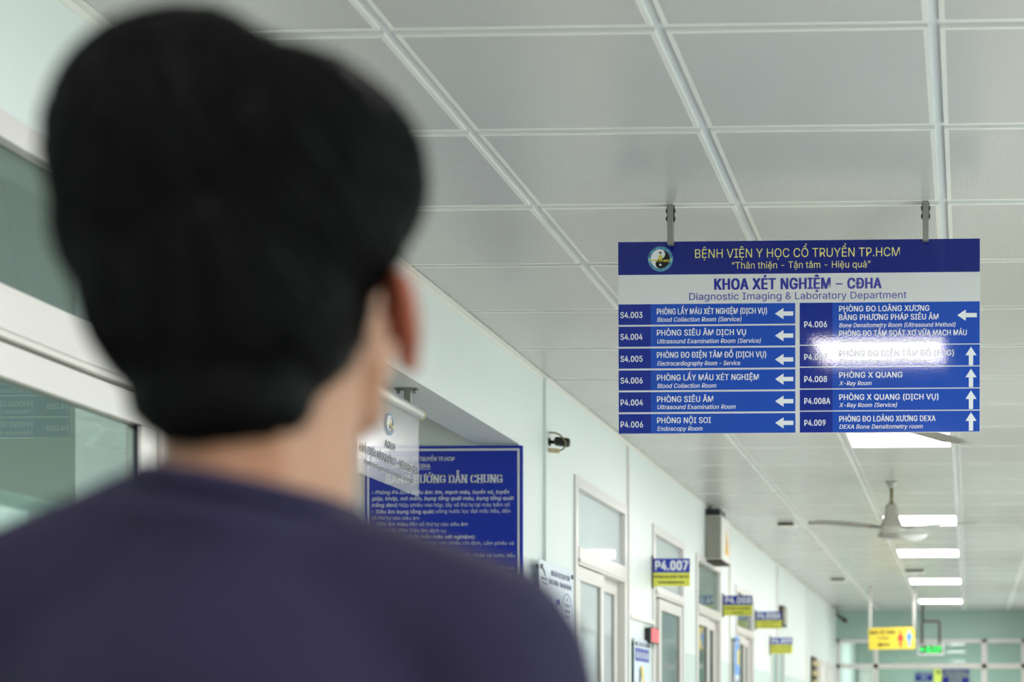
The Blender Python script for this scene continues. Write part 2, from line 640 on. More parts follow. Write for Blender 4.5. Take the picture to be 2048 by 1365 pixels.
# alcove behind the lintel: cross wall carrying the guide board, side wall, inner ceiling
mb = MB()
mb.box(-4.6, BX, ALC1, ALC1 + 0.15, 0, CEIL + 0.1)
struct('wall_alcove', mb, M_wall)
mb = MB()
mb.box(-4.6, BX, ALC0 - 0.15, ALC0, 0, CEIL + 0.1)
mb.box(-4.6, BX, 8.95, 9.05, 0, CEIL + 0.1)
mb.box(-4.6, BX, 10.55, 10.65, 0, CEIL + 0.1)
mb.box(-4.6, BX, 12.25, 12.35, 0, CEIL + 0.1)
mb.box(-4.6, BX, 14.3, 14.4, 0, CEIL + 0.1)
mb.box(-4.6, BX, 16.8, 16.9, 0, CEIL + 0.1)
mb.box(-4.6, BX, Y0, Y0 + 0.1, 0, CEIL + 0.1)
mb.box(-4.75, -4.6, Y0, 17.0, 0, CEIL + 0.1)
struct('wall_rooms', mb, M_roomwall)
mb = MB()
mb.box(-4.6, BX, Y0, 16.9, CEIL, CEIL + 0.08)
struct('ceiling_rooms', mb, M_whiteplastic)
# right wall: piers and sills around wide windows that let the daylight in
mb = MB()
wins = [(-3.4 + 3.2 * i, -3.4 + 3.2 * i + 2.2) for i in range(8)]
mb.box(RX, RX + 0.2, Y0, 26.0, 0, 1.0)
mb.box(RX, RX + 0.2, Y0, 26.0, 2.45, CEIL + 0.1)
prev = Y0
for (a, b) in wins:
    mb.box(RX, RX + 0.2, prev, a, 1.0, 2.45)
    prev = b
mb.box(RX, RX + 0.2, prev, 26.0, 1.0, 2.45)
struct('wall_right', mb, M_whitewall)
for n, (a, b) in enumerate(wins):
    w = MB()
    for (p, q, z0, z1) in ((a, b, 1.0, 1.05), (a, b, 2.40, 2.45), (a, a + 0.05, 1.05, 2.40), (b - 0.05, b, 1.05, 2.40), ((a + b) / 2 - 0.025, (a + b) / 2 + 0.025, 1.05, 2.40)):
        w.bbox(RX + 0.06, RX + 0.12, p, q, z0, z1)
    f = struct('window_%d' % (n + 8), w, M_white)
    g = MB(); g.box(RX + 0.088, RX + 0.092, a + 0.05, b - 0.05, 1.05, 2.40)
    g.build('glass_pane', M_glass, f)
mb = MB(); mb.box(-1.9, RX + 0.2, Y0 - 0.2, Y0, 0, CEIL + 0.1)
struct('wall_rear', mb, M_wall)
# far end: header wall above a glazed partition, a lobby behind it
PT = 2.425
mb = MB(); mb.box(WX, RX, Y1, Y1 + 0.12, PT, CEIL + 0.1)
struct('wall_end', mb, M_endwall)
mb = MB(); mb.box(-2.06, RX + 0.2, 26.0, 26.2, 0, CEIL + 0.1)
struct('wall_lobby', mb, M_roomwall)
mb = MB(); mb.box(-2.06, RX + 0.2, Y1 + 0.12, 26.2, CEIL, CEIL + 0.1)
struct('ceiling_lobby', mb, M_whiteplastic)
mb = MB()
for (a, b, z0, z1) in ((WX, RX, PT - 0.05, PT), (WX, RX, 2.016, 2.085), (WX, WX + 0.05, 0, PT), (-1.343, -1.278, 0, PT), (0.16, 0.236, 0, PT), (0.714, 0.78, 0, PT), (WX, RX, 0, 0.1)):
    mb.bbox(a, b, Y1 + 0.02, Y1 + 0.08, z0, z1)
part = struct('window_7', mb, M_white)
part['label'] = 'white framed glass partition closing the far end of the corridor'
g = MB()
for (a, b) in ((WX + 0.05, -1.343), (-1.278, 0.16), (0.236, 0.714), (0.78, RX)):
    g.box(a, b, Y1 + 0.048, Y1 + 0.054, 2.085, PT - 0.05)
    g.box(a, b, Y1 + 0.048, Y1 + 0.054, 0.1, 2.016)
g.build('glass_pane', M_glass, part)
# trims: ceiling angle, corner trunkings, skirtings
mb = MB()
mb.box(WXN, WXN + 0.024, Y0, 7.0, CEIL - 0.006, CEIL - 0.0015)
mb.box(WX, WX + 0.012, 7.0, Y1, CEIL - 0.006, CEIL - 0.0015)
mb.box(WXN, WXN + 0.002, Y0, 7.0, CEIL - 0.024, CEIL - 0.004)
mb.box(WX, WX + 0.002, 7.0, Y1, CEIL - 0.024, CEIL - 0.004)
struct('trim_1', mb, M_rim)
for n, (ya, w) in enumerate(((8.655, 0.03), (12.34, 0.04), (15.40, 0.045), (18.19, 0.04))):
    mb = MB(); mb.bbox(WX, WX + 0.016, ya, ya + w, 0, CEIL - 0.026, 0.002)
    struct('trim_%d' % (n + 2), mb, M_whiteplastic)
mb = MB(); mb.bbox(WX, WX + 0.016, 8.72, 9.351, 1.868, 1.893, 0.002)
struct('trim_6', mb, M_whiteplastic)
mb = MB(); mb.box(WX, WX + 0.012, 15.99, Y1, 0, 0.1)
struct('baseboard_left', mb, M_whiteplastic)


def door(n, y0, y1, top, head, leaves, wall_x, leaf_glass, transom_glass=M_milky, transom_bottom=None):
    """aluminium frame with a glazed transom over sliding glazed leaves with frosted film"""
    xf, xb = wall_x + 0.012, wall_x - 0.05
    f = MB()
    t = 0.052
    tb = transom_bottom
    f.bbox(xb, xf, y0, y1, top - t, top)
    f.bbox(xb, xf, y0, y0 + t, 0, top - t)
    f.bbox(xb, xf, y1 - t, y1, 0, top - t)
    f.bbox(xb, xf + 0.004, y0 + t, y1 - t, head, tb)
    f.bbox(xb, xf + 0.010, y0 + t, y1 - t, head + 0.012, head + 0.03)
    root = struct('door_%d' % n, f, M_white)
    g = MB(); g.box(wall_x - 0.022, wall_x - 0.016, y0 + t, y1 - t, tb, top - t)
    g.build('transom_glass', transom_glass, root)
    for i, (a, b, dx) in enumerate(leaves):
        s = 0.066
        l = MB()
        x0, x1 = wall_x - 0.034 + dx, wall_x + 0.004 + dx
        zt = head - 0.006
        l.bbox(x0, x1, a, b, zt - s, zt)
        l.bbox(x0, x1, a, b, 0.01, 0.12)
        l.bbox(x0, x1, a, a + s, 0.12, zt - s)
        l.bbox(x0, x1, b - s, b, 0.12, zt - s)
        lf = l.build('door_leaf', M_white, root)
        xm = (x0 + x1) / 2
        g = MB(); g.box(xm - 0.003, xm + 0.003, a + s, b - s, 0.12, zt - s)
        g.build('glass_pane', leaf_glass, lf)
        g = MB(); g.box(xm - 0.0055, xm - 0.0035, a + s, b - s, 0.12, 1.762)
        g.build('frosted_film', M_frost, lf)
        k = MB()
        k.box(xm + 0.003, xm + 0.009, b - s - 0.004, b - s, 0.12, zt - s)
        k.build('gasket', M_gasket if n == 1 else M_grey, lf)
        h = MB()
        hy = b - s / 2 if i == 0 else a + s / 2
        h.bbox(x1, x1 + 0.022, hy - 0.012, hy + 0.012, 0.95, 1.15, 0.006)
        h.build('door_handle', M_alu, lf)
    return root


door(1, *DOORS[0], 2.044, [(1.652, 2.61, -0.024), (2.61, 3.574, 0.0)], WXN + 0.034, M_glass, M_tint, 2.144)
door(2, *DOORS[1], 2.050, [(7.52, 8.075, 0.006), (8.03, 8.56, -0.032)], WX, M_milky, M_milky, 2.136)
door(3, *DOORS[2], 2.045, [(9.41, 9.62, -0.03), (9.56, 10.32, 0.0)], WX, M_smoke, M_milky, 2.105)
door(4, *DOORS[3], 2.040, [(10.895, 11.40, 0.0), (11.37, 11.86, -0.03)], WX, M_glass, M_glass, 2.105)
door(5, *DOORS[4], 2.000, [(12.73, 13.24, 0.0), (13.2, 13.68, -0.03)], WX, M_glass, M_glass, 2.06)
# the plain opening under the fourth room plate, with a half-open panel door
f = MB()
f.bbox(WX - 0.05, WX + 0.012, OPEN[0], OPEN[0] + 0.05, 0, OPEN[2])
f.bbox(WX - 0.05, WX + 0.012, OPEN[1] - 0.05, OPEN[1], 0, OPEN[2])
f.bbox(WX - 0.05, WX + 0.012, OPEN[0] + 0.05, OPEN[1] - 0.05, OPEN[2] - 0.05, OPEN[2])
root = struct('door_6', f, M_white)
l = MB(); l.bbox(WX - 0.04, WX - 0.005, OPEN[0] + 0.06, OPEN[1] - 0.06, 0.01, OPEN[2] - 0.06)
l.build('door_leaf', M_endwall, root)
# two narrow door frames further down the wall
for n, (a, b, top) in enumerate(((19.60, 20.5, 2.05), (20.75, 21.65, 2.05))):
    f = MB()
    f.bbox(WX, WX + 0.03, a, a + 0.06, 0, top)
    f.bbox(WX, WX + 0.03, b - 0.06, b, 0, top)
    f.bbox(WX, WX + 0.03, a + 0.06, b - 0.06, top - 0.06, top)
    root = struct('door_%d' % (n + 7), f, M_white)
    l = MB(); l.bbox(WX, WX + 0.018, a + 0.06, b - 0.06, 0.01, top - 0.06)
    l.build('door_leaf', M_whiteplastic, root)
    h = MB(); h.bbox(WX + 0.018, WX + 0.05, b - 0.14, b - 0.11, 0.95, 1.1)
    h.build('door_handle', M_darksteel, root)

# lamps of the side rooms (their glow shows behind the glazing)
for (x, y, e) in ((-3.3, 2.2, 0.8), (-3.2, 5.4, 0.06), (-3.3, 7.9, 0.6), (-3.3, 9.8, 0.6), (-3.3, 11.4, 0.5), (-3.3, 13.2, 0.6), (-0.4, 24.2, 1.3)):
    ld = bpy.data.lights.new('room_lamp', 'AREA')
    ld.size = 0.9
    ld.energy = ROOM * e
    lo = bpy.data.objects.new('room_lamp', ld)
    lo.location = (x, y, CEIL - 0.02)
    COL.objects.link(lo)

# ------------------------------------------------------------------ ceiling panel lamps
LX0, LX1 = GX + B + P, GX + P * 2            # the tile column that holds the lamps
LD = P - B
lampnames = {-7: 'square lit ceiling panel behind the person, above the start of the corridor', -2: 'square lit ceiling panel mirrored in the directory sign',
             8: 'largest lit ceiling panel, just below the directory sign', 14: 'lit ceiling panel behind the ceiling fan motor',
             18: 'lit ceiling panel just beyond the fan motor, third from the directory sign', 23: 'lit ceiling panel where the right pole of the toilet sign ends',
             28: 'smallest lit ceiling panel, the one nearest the glass partition'}
first = None
for k in lamp_rows:
    base = (LX0 + LD / 2, GY + B + P * k + LD / 2, CEIL)
    if first is None:
        first = thing('ceiling_panel_lamp', lampnames[k], 'ceiling light', base, 'panel lamps in one row of the ceiling')
        h = LD / 2
        m1 = MB()
        bx, by = base[0], base[1]
        for (a, b, c, d) in ((-h, h, -h, -h + 0.02), (-h, h, h - 0.02, h), (-h, -h + 0.02, -h + 0.02, h - 0.02), (h - 0.02, h, -h + 0.02, h - 0.02)):
            m1.box(bx + a, bx + b, by + c, by + d, CEIL - 0.004, CEIL + 0.03)
        m1.build('frame', M_white, first)
        m2 = MB(); m2.box(bx - h + 0.02, bx + h - 0.02, by - h + 0.02, by + h - 0.02, CEIL - 0.001, CEIL + 0.02)
        m2.build('diffuser', M_lamp, first)
    else:
        dup(first, base, lampnames[k])

# ------------------------------------------------------------------ emblem shared by two signs
def emblem(parent, M, r, name='emblem'):
    """round ring with two-tone swirl, a small gatehouse across the middle; M maps (x,0,z)"""
    def lay(i):
        return M @ Matrix.Translation((0, -0.0004 * i, 0))
    ring = MB(); disc(ring, lay(0), 0, 0, r, 48)
    e = ring.build(name, M_sky, parent)
    ri = r * 0.77
    w = MB(); disc(w, lay(1), 0, 0, ri, 48)
    w.build('swirl', M_ivory, e)
    b = MB()
    pts = []
    n = 20
    for k in range(n + 1):                       # right half rim from top to bottom
        a = 90 - 180 * k / n
        pts.append((ri * math.cos(R(a)), ri * math.sin(R(a))))
    for k in range(1, n):                        # lower bulge to the left
        a = 270 - 180 * k / n
        pts.append((ri / 2 * math.cos(R(a)), -ri / 2 + ri / 2 * math.sin(R(a))))
    for k in range(0, n):                        # upper bulge to the right
        a = -90 + 180 * k / n
        pts.append((ri / 2 * math.cos(R(a)), ri / 2 + ri / 2 * math.sin(R(a))))
    b.poly(pts, 0.0005, lay(2))
    disc(b, lay(3), 0, ri * 0.62, ri * 0.11, 16)
    b.build('swirl', M_ebony, e)
    d = MB(); disc(d, lay(3), 0, -ri * 0.62, ri * 0.12, 16)
    d.build('dot', M_ivory, e)
    g = MB()
    G = lay(4)
    rect(g, G, -ri * 0.17, ri * 0.17, -ri * 0.32, ri * 0.28, 0.0004)
    g.poly([(-ri * 0.24, ri * 0.28), (ri * 0.24, ri * 0.28), (0, ri * 0.42)], 0.0004, G)
    rect(g, G, -ri * 0.4, ri * 0.4, -ri * 0.32, -ri * 0.12, 0.0004)
    rect(g, G, -ri * 0.95, -ri * 0.4, -ri * 0.22, -ri * 0.1, 0.0004)
    rect(g, G, ri * 0.4, ri * 0.95, -ri * 0.22, -ri * 0.1, 0.0004)
    rect(g, G, ri * 0.4, ri * 0.95, -ri * 0.33, -ri * 0.29, 0.0004)
    for s in (-1, 1):
        disc(g, G, s * r * 0.885, -ri * 0.1, r * 0.075, 12, 0.0004)
    g.build('gatehouse', M_gold, e)
    a_ = MB()
    for x_ in (-ri * 0.25, 0, ri * 0.25):
        rect(a_, lay(5), x_ - ri * 0.06, x_ + ri * 0.06, -ri * 0.32, -ri * 0.16, 0.0004)
    t = a_
    def arc(body, r0, ang0, ang1, flip):
        for i, ch in enumerate(body):
            if ch == ' ':
                continue
            an = ang0 + (ang1 - ang0) * i / (len(body) - 1)
            rot = an - 90 if not flip else an + 90
            C = lay(5) @ Matrix.Translation((r0 * math.cos(R(an)), 0, r0 * math.sin(R(an)))) @ Matrix.Rotation(-R(rot), 4, 'Y')
            cap = r * 0.12
            text(t, ch, None, 0, -cap / 2, cap, 'b', C)
    arc('BỆNH VIỆN Y HỌC CỔ TRUYỀN', r * 0.885, 170, 10, False)
    arc('THÀNH PHỐ HỒ CHÍ MINH', r * 0.885, 202, 338, True)
    t.build('lettering', M_ebony, e)
    return e


def arrow_left(mb, M, x0, x1, z, h=0.0165, shaft=0.0063, head=0.025):
    mb.poly([(x0, z), (x0 + head, z + h), (x0 + head, z + shaft), (x1, z + shaft), (x1, z - shaft), (x0 + head, z - shaft), (x0 + head, z - h)], 0.0005, M)


def arrow_up(mb, M, x, z0, z1, h=0.0163, shaft=0.0063, head=0.025):
    mb.poly([(x, z1), (x - h, z1 - head), (x - shaft, z1 - head), (x - shaft, z0), (x + shaft, z0), (x + shaft, z1 - head), (x + h, z1 - head)], 0.0005, M)


# ------------------------------------------------------------------ directory sign
SX, SY, SZ = -0.5025, 4.69, 2.440
sign = thing('directory_sign', 'large blue and white hospital directory sign hanging from the ceiling on two steel bars', 'sign', (SX, SY, SZ))
SM = Matrix.Translation((SX, SY, SZ)) @ Matrix.Rotation(SIGN_TILT, 4, 'X')
p = MB(); p.bbox(-0.5315, 0.5315, 0.0, 0.012, -0.2815, 0.2815, 0.0008, 1, SM)
p.build('panel', M_board, sign)


def sl(i):                       # printed layers, 0.4 mm apart
    return SM @ Matrix.Translation((0, -0.0004 * i, 0))


def strip(mb, M, x0, x1, z0, z1):
    rect(mb, M, x0, x1, z0, z1, 0.0003)


mm = 0.001
h = MB(); strip(h, sl(0), -0.5313, 0.5313, 0.1848, 0.2813)
hb = h.build('header_band', M_deep, sign)
t = MB()
text(t, 'BỆNH VIỆN Y HỌC CỔ TRUYỀN TP.HCM', -.304, .2974, .2325, .0258, 'r', sl(2))
text(t, '“Thân thiện - Tận tâm - Hiệu quả”', -.1957, .2121, .2003, .0195, 'r', sl(2))
t.build('lettering', M_yellowletter, hb)['label'] = 'pale yellow lettering'
emblem(sign, sl(2) @ Matrix.Translation((-.4063, 0, .2306)), 0.0366)
h = MB(); strip(h, sl(0), -0.5313, 0.5313, 0.1000, 0.1846)
tb_ = h.build('title_band', M_board, sign)
t = MB()
text(t, 'KHOA XÉT NGHIỆM', -.2481, .0948, .1394, .0317, 'h', sl(2))
text(t, '–', .1097, .1291, .1394, .0317, 'r', sl(2))
text(t, 'CĐHA', .1435, .2441, .1394, .0300, 'h', sl(2))
text(t, 'Diagnostic Imaging & Laboratory Department', -.3216, .3172, .1096, .0203, 'r', sl(2))
t.build('lettering', M_blueletter, tb_)['label'] = 'blue lettering'
ROWS = [
 ((-530.9, -435.7, -9.4, 38.2, 98.5), ('l', -69.0, -15.3, 67.7), [('S4.003', -525.5, -459.7, 58.6, 17.3, 'b'), ('PHÒNG LẤY MÁU XÉT NGHIỆM (DỊCH VỤ)', -417.7, -92.4, 68.3, 16.8, 'b'), ('Blood Collection Room (Service)', -416.8, -167.8, 46.5, 12.7, 'i')]),
 ((-530.9, -435.7, -9.4, -25.9, 33.2), ('l', -69.0, -15.3, 3.2), [('S4.004', -525.5, -459.7, -5.5, 17.3, 'b'), ('PHÒNG SIÊU ÂM DỊCH VỤ', -417.7, -154.2, 6.1, 16.8, 'b'), ('Ultrasound Examination Room (Service)', -416.8, -110.5, -17.0, 12.7, 'i')]),
 ((-530.9, -435.7, -9.4, -90.0, -31.2), ('l', -69.0, -15.3, -66.6), [('S4.005', -525.5, -459.7, -70.1, 17.3, 'b'), ('PHÒNG ĐO ĐIỆN TÂM ĐỒ (DỊCH VỤ)', -417.7, -94.7, -59.2, 16.8, 'b'), ('Electrocardiography Room - Service', -416.8, -171.4, -81.9, 12.7, 'i')]),
 ((-530.9, -435.7, -9.4, -154.1, -95.4), ('l', -69.0, -15.3, -123.9), [('S4.006', -525.5, -459.7, -133.7, 17.3, 'b'), ('PHÒNG LẤY MÁU XÉT NGHIỆM', -417.7, -116.8, -125.5, 16.8, 'b'), ('Blood Collection Room', -416.8, -242.2, -147.7, 12.7, 'i')]),
 ((-530.9, -435.7, -9.4, -218.2, -159.5), ('l', -69.0, -15.3, -188.8), [('P4.004', -525.5, -458.8, -198.3, 17.3, 'b'), ('PHÒNG SIÊU ÂM', -417.7, -251.2, -189.0, 16.8, 'b'), ('Ultrasound Examination Room', -416.8, -184.9, -209.9, 12.7, 'i')]),
 ((-530.9, -435.7, -9.4, -280.9, -223.7), ('l', -69.0, -15.3, -252.2), [('P4.006', -525.5, -458.8, -262.8, 17.2, 'b'), ('PHÒNG NỘI SOI', -417.7, -258.0, -251.1, 16.7, 'b'), ('Endoscopy Room', -416.8, -282.8, -273.4, 12.7, 'i')]),
 ((3.7, 99.8, 530.9, -23.8, 98.5), ('l', 465.2, 522.5, 58.6), [('P4.006', 16.7, 84.0, 26.9, 17.1, 'b'), ('PHÒNG ĐO LOÃNG XƯƠNG', 119.2, 384.0, 72.1, 16.2, 'b'), ('BẰNG PHƯƠNG PHÁP SIÊU ÂM', 119.2, 410.6, 47.0, 16.2, 'b'), ('Bone Densitometry Room (Ultrasound Method)', 119.6, 460.2, 25.9, 12.1, 'i'), ('PHÒNG ĐO TẦM SOÁT XƠ VỮA MẠCH MÁU', 119.2, 493.2, 0.3, 16.1, 'b'), ('Vascular Atherosclerosis Screening Room', 119.6, 423.2, -17.7, 12.1, 'i')]),
 ((3.7, 99.8, 530.9, -87.7, -27.0), ('u', 505.3, -87.0, -33.5), [('P4.007', 16.7, 84.0, -68.5, 17.1, 'b'), ('PHÒNG ĐO ĐIỆN TÂM ĐỒ (ECG)', 119.2, 455.7, -58.6, 16.2, 'b'), ('Electrocardiography (ECG) Room', 119.6, 378.1, -80.2, 12.2, 'i')]),
 ((3.7, 99.8, 530.9, -151.9, -91.0), ('u', 505.3, -151.2, -97.7), [('P4.008', 16.7, 84.0, -133.3, 17.1, 'b'), ('PHÒNG X QUANG', 119.2, 305.0, -121.5, 16.2, 'b'), ('X-Ray Room', 119.6, 214.8, -143.5, 12.1, 'i')]),
 ((3.7, 99.8, 530.9, -216.6, -155.4), ('u', 505.3, -215.0, -161.0), [('P4.008A', 16.7, 93.4, -197.2, 17.1, 'b'), ('PHÒNG X QUANG (DỊCH VỤ)', 119.2, 410.6, -186.2, 16.2, 'b'), ('X-Ray Room (Service)', 119.6, 289.2, -207.3, 12.1, 'i')]),
 ((3.7, 99.8, 530.9, -280.9, -220.0), ('u', 505.3, -278.4, -224.8), [('P4.009', 16.7, 79.5, -261.1, 17.1, 'b'), ('PHÒNG ĐO LOÃNG XƯƠNG DEXA', 119.2, 402.0, -249.5, 16.1, 'b'), ('DEXA Bone Densitometry room', 119.6, 364.6, -270.6, 12.1, 'i')]),
]
for (xa, xm, xb, za, zb), ar, lines in ROWS:
    m1 = MB(); strip(m1, sl(0), xm * mm, xb * mm, za * mm, zb * mm)
    row = m1.build('room_row', M_blue, sign)
    row['label'] = 'blue directory row reading ' + lines[0][0] + ' ' + lines[1][0]
    m2 = MB(); strip(m2, sl(0), xa * mm, xm * mm, za * mm, zb * mm)
    m2.build('room_code_field', M_code, row)
    for (s, x0, x1, b, c, st) in lines:
        t = MB()
        text(t, s, x0 * mm, x1 * mm, b * mm, c * mm, st, sl(2))
        t.build('lettering', M_letter, row)
    a = MB()
    if ar[0] == 'l':
        arrow_left(a, sl(1), ar[1] * mm, ar[2] * mm, ar[3] * mm)
    else:
        arrow_up(a, sl(1), ar[1] * mm, ar[2] * mm, ar[3] * mm)
    a.build('arrow', M_letter, row)
for (x, z1) in ((-0.876, 2.707), (-0.129, 2.711)):
    b = MB(); b.bbox(x - 0.0085, x + 0.0085, 4.663, 4.683, z1, CEIL + 0.006, 0.001, 1)
    bar = b.build('hanger_bar', M_steel, sign)
    c = MB()
    for s in (-1, 1):
        for z in (2.807, 2.784):
            c.lathe([(0.0, -0.004), (0.006, -0.004), (0.006, 0.004), (0.0, 0.004)], (x + s * 0.0095, 4.673, z), 10, 'X')
    c.box(x - 0.0105, x + 0.0105, 4.668, 4.680, 2.775, 2.822)
    c.build('ceiling_clamp', M_darksteel, bar)

# ------------------------------------------------------------------ blue guide board in the alcove
BXL, BYF, BZT = -2.523, 6.612, 2.456
board = thing('guide_board', 'big blue guide board of white text on the alcove wall behind the person', 'board', (BXL + 0.332, BYF, 1.36))
b = MB(); b.bbox(BXL, BXL + 0.664, BYF, 6.6255, 1.36, BZT, 0.001, 1)
b.build('panel', M_cobalt, board)
BM = facing_camera(BXL, BYF - 0.0004, BZT)
b = MB()
for (x0, x1, z0, z1) in ((.0106, .652, -.0212, -.012), (.0106, .652, -1.084, -1.075), (.0106, .0189, -1.075, -.0212), (.6428, .652, -1.075, -.0212)):
    rect(b, BM, x0, x1, z0, z1, 0.0004)
b.build('border_line', M_letter, board)
t = MB()
for (s, x0, x1, z, c, st) in [
    ('BỆNH VIỆN Y HỌC CỔ TRUYỀN TP.HCM', 31.4, 378.6, -62.8, 16.6, 'b'), ('Phòng XN - CĐHA', 120.1, 277.1, -91.9, 16.6, 'b'), ('BẢNG HƯỚNG DẪN CHUNG', 90.0, 580.4, -155.6, 35.1, 's'),
    ('› Phòng P4.004 (Siêu âm: tim, mạch máu, tuyến vú, tuyến', 30.0, 608.1, -200.4, 15.2, 'I'), ('giáp, khớp, mô mềm, bụng tổng quát màu, bụng tổng quát', 30.0, 628.0, -226.3, 15.2, 'I'),
    ('trắng đen):', 30.0, 143.1, -253.5, 15.2, 'I'), ('Nộp phiếu vào hộp, lấy số thứ tự tại máy bấm số', 147.8, 610.4, -253.5, 15.2, 'r'), ('- Siêu âm bụng tổng quát:', 30.0, 294.6, -281.2, 15.2, 'b'),
    ('uống nước lọc đợi mắc tiểu, đến', 300.1, 613.2, -279.8, 15.2, 'r'), ('số thứ tự vào siêu âm', 28.6, 229.5, -308.0, 15.2, 'r'), ('- Siêu âm màu:', 30.0, 183.3, -334.3, 15.2, 'b'),
    ('đến số thứ tự vào siêu âm', 187.9, 433.1, -333.8, 15.2, 'r'), ('› Phòng S4.004:', 30.0, 184.7, -361.6, 15.2, 'b'), ('Siêu âm dịch vụ', 190.2, 341.7, -361.6, 15.2, 'r'),
    ('› Phòng S4.006', 30.0, 180.1, -387.4, 15.2, 'b'), ('(Lấy mẫu máu xét nghiệm):', 184.7, 467.3, -387.4, 15.2, 'I'), ('- Lấy máu:', 30.0, 138.5, -413.7, 15.2, 'b'),
    ('Lấy số thứ tự kẹp vào phiếu chỉ định, cầm phiếu và', 140.8, 628.0, -413.7, 15.2, 'r'), ('đợi gọi số', 120.1, 230.9, -439.6, 15.2, 'r'), ('- Lấy phân và nước tiểu:', 30.0, 356.5, -465.9, 15.2, 'b'),
    ('Nộp mẫu phân và nước tiểu', 361.1, 631.7, -465.9, 15.2, 'r'), ('tại phòng xét nghiệm nước tiểu và phân tại', 124.7, 628.0, -519.0, 15.2, 'r'), ('nước tiểu và phân', 397.1, 627.1, -572.1, 15.2, 'r')]:
    text(t, s, x0 * mm, x1 * mm, z * mm, c * mm, st, BM @ Matrix.Translation((0, -0.0004, 0)))
rect(t, BM, .206, .277, -.0985, -.0965, 0.0004)
t.build('lettering', M_letter, board)

# ------------------------------------------------------------------ clear acrylic sign under the lintel
AX = -1.955
acr = thing('acrylic_sign', 'clear acrylic department sign hanging under the lintel, its lettering seen from behind', 'sign', (AX, 5.34, 2.10))
b = MB(); b.bbox(AX - 0.003, AX + 0.003, 5.052, 5.627, 2.106, 2.392, 0.001, 1)
b.build('sheet', M_acrylic, acr)
b = MB()
b.lathe([(0.0, 5.03), (0.019, 5.03), (0.021, 5.035), (0.021, 5.635), (0.019, 5.64), (0.0, 5.64)], (AX, 0, 2.402), 20, 'Y')
rail = b.build('top_rail', M_alu, acr)
b = MB(); b.lathe([(0.0, 5.640), (0.0225, 5.640), (0.0225, 5.646), (0.0, 5.646)], (AX, 0, 2.402), 20, 'Y')
b.build('end_cap', M_cream, rail)
for y in (5.17, 5.50):
    b = MB()
    b.box(AX - 0.036, AX + 0.044, y - 0.012, y + 0.012, 2.460, LINT - 0.0005)
    b.box(AX - 0.002, AX + 0.020, y - 0.012, y + 0.012, 2.415, 2.460)
    b.lathe([(0.0, 0), (0.006, 0), (0.006, 0.012), (0.0, 0.012)], (AX - 0.026, y, 2.448), 10)
    b.lathe([(0.0, 0), (0.006, 0), (0.006, 0.012), (0.0, 0.012)], (AX + 0.032, y, 2.448), 10)
    b.build('bracket', M_steel, acr)
# reads along -Y (its front faces the alcove), so the corridor sees it mirrored
AM = Matrix.Translation((AX - 0.0036, 5.34, 2.106)) @ Matrix.Rotation(R(-90), 4, 'Z')
emblem(acr, AM @ Matrix.Translation((0, 0, 0.205)), 0.038)
E2 = Matrix.Translation((AX + 0.0034, 5.34, 2.106)) @ Matrix.Rotation(R(90), 4, 'Z')
emblem(acr, E2 @ Matrix.Translation((0.0, 0, 0.205)), 0.038)
AF = Matrix.Translation((AX + 0.0034, 5.34, 2.106)) @ Matrix.Rotation(R(-90), 4, 'Z')
for m_, A in ((M_letter, AF @ Matrix.Translation((-0.0035, 0.0, -0.0022))), (M_ink, AF @ Matrix.Translation((0, 0.0006, 0)) @ Matrix.Scale(-1, 4, (0, 1, 0)))):
    t = MB()
    text(t, 'KHOA', None, 0.0, 0.122, 0.024, 'b', A)
    text(t, 'XÉT NGHIỆM - CHẨN ĐOÁN HÌNH ẢNH', -0.27, 0.27, 0.072, 0.026, 'b', A)
    text(t, 'Diagnostic Imaging & Laboratory Department', -0.23, 0.23, 0.036, 0.017, 'b', A)
    t.build('lettering', m_, acr)


# ------------------------------------------------------------------ small camera with a looping cable on the left wall
wc = thing('security_camera', 'small black camera with a looping cable, right of the blue guide board', 'camera', (WX, 7.05, 2.545))
b = MB(); b.tube([(WX, 7.05, 2.545), (WX + 0.05, 7.05, 2.545), (WX + 0.06, 7.05, 2.548)], 0.008)
b.lathe([(0.0, 0.0), (0.018, 0.0), (0.018, 0.005), (0.0, 0.005)], (WX, 7.05, 2.545), 14, 'X')
b.build('mount', M_black, wc)
b = MB(); b.bbox(-0.034, 0.036, -0.024, 0.024, -0.019, 0.019, 0.012, 3, Matrix.Translation((WX + 0.056, 7.055, 2.546)) @ Matrix.Rotation(R(6), 4, 'Y') @ Matrix.Rotation(R(12), 4, 'Z'))
b.build('camera_body', M_black, wc)
b = MB(); b.bbox(0, 0.047, -0.012, 0.012, -0.009, 0.009, 0.003, 2, Matrix.Translation((WX, 7.045, 2.508)) @ Matrix.Rotation(R(4), 4, 'Y'))
b.build('cable_junction', M_cream, wc)
b = MB(); b.tube([(WX + 0.001, 7.045, 2.586), (WX + 0.03, 7.03, 2.583), (WX + 0.055, 7.02, 2.572), (WX + 0.072, 7.02, 2.554), (WX + 0.082, 7.02, 2.536), (WX + 0.080, 7.02, 2.520), (WX + 0.066, 7.03, 2.509), (WX + 0.045, 7.045, 2.506)], 0.0036, 8)
b.build('cable', M_cable, wc)


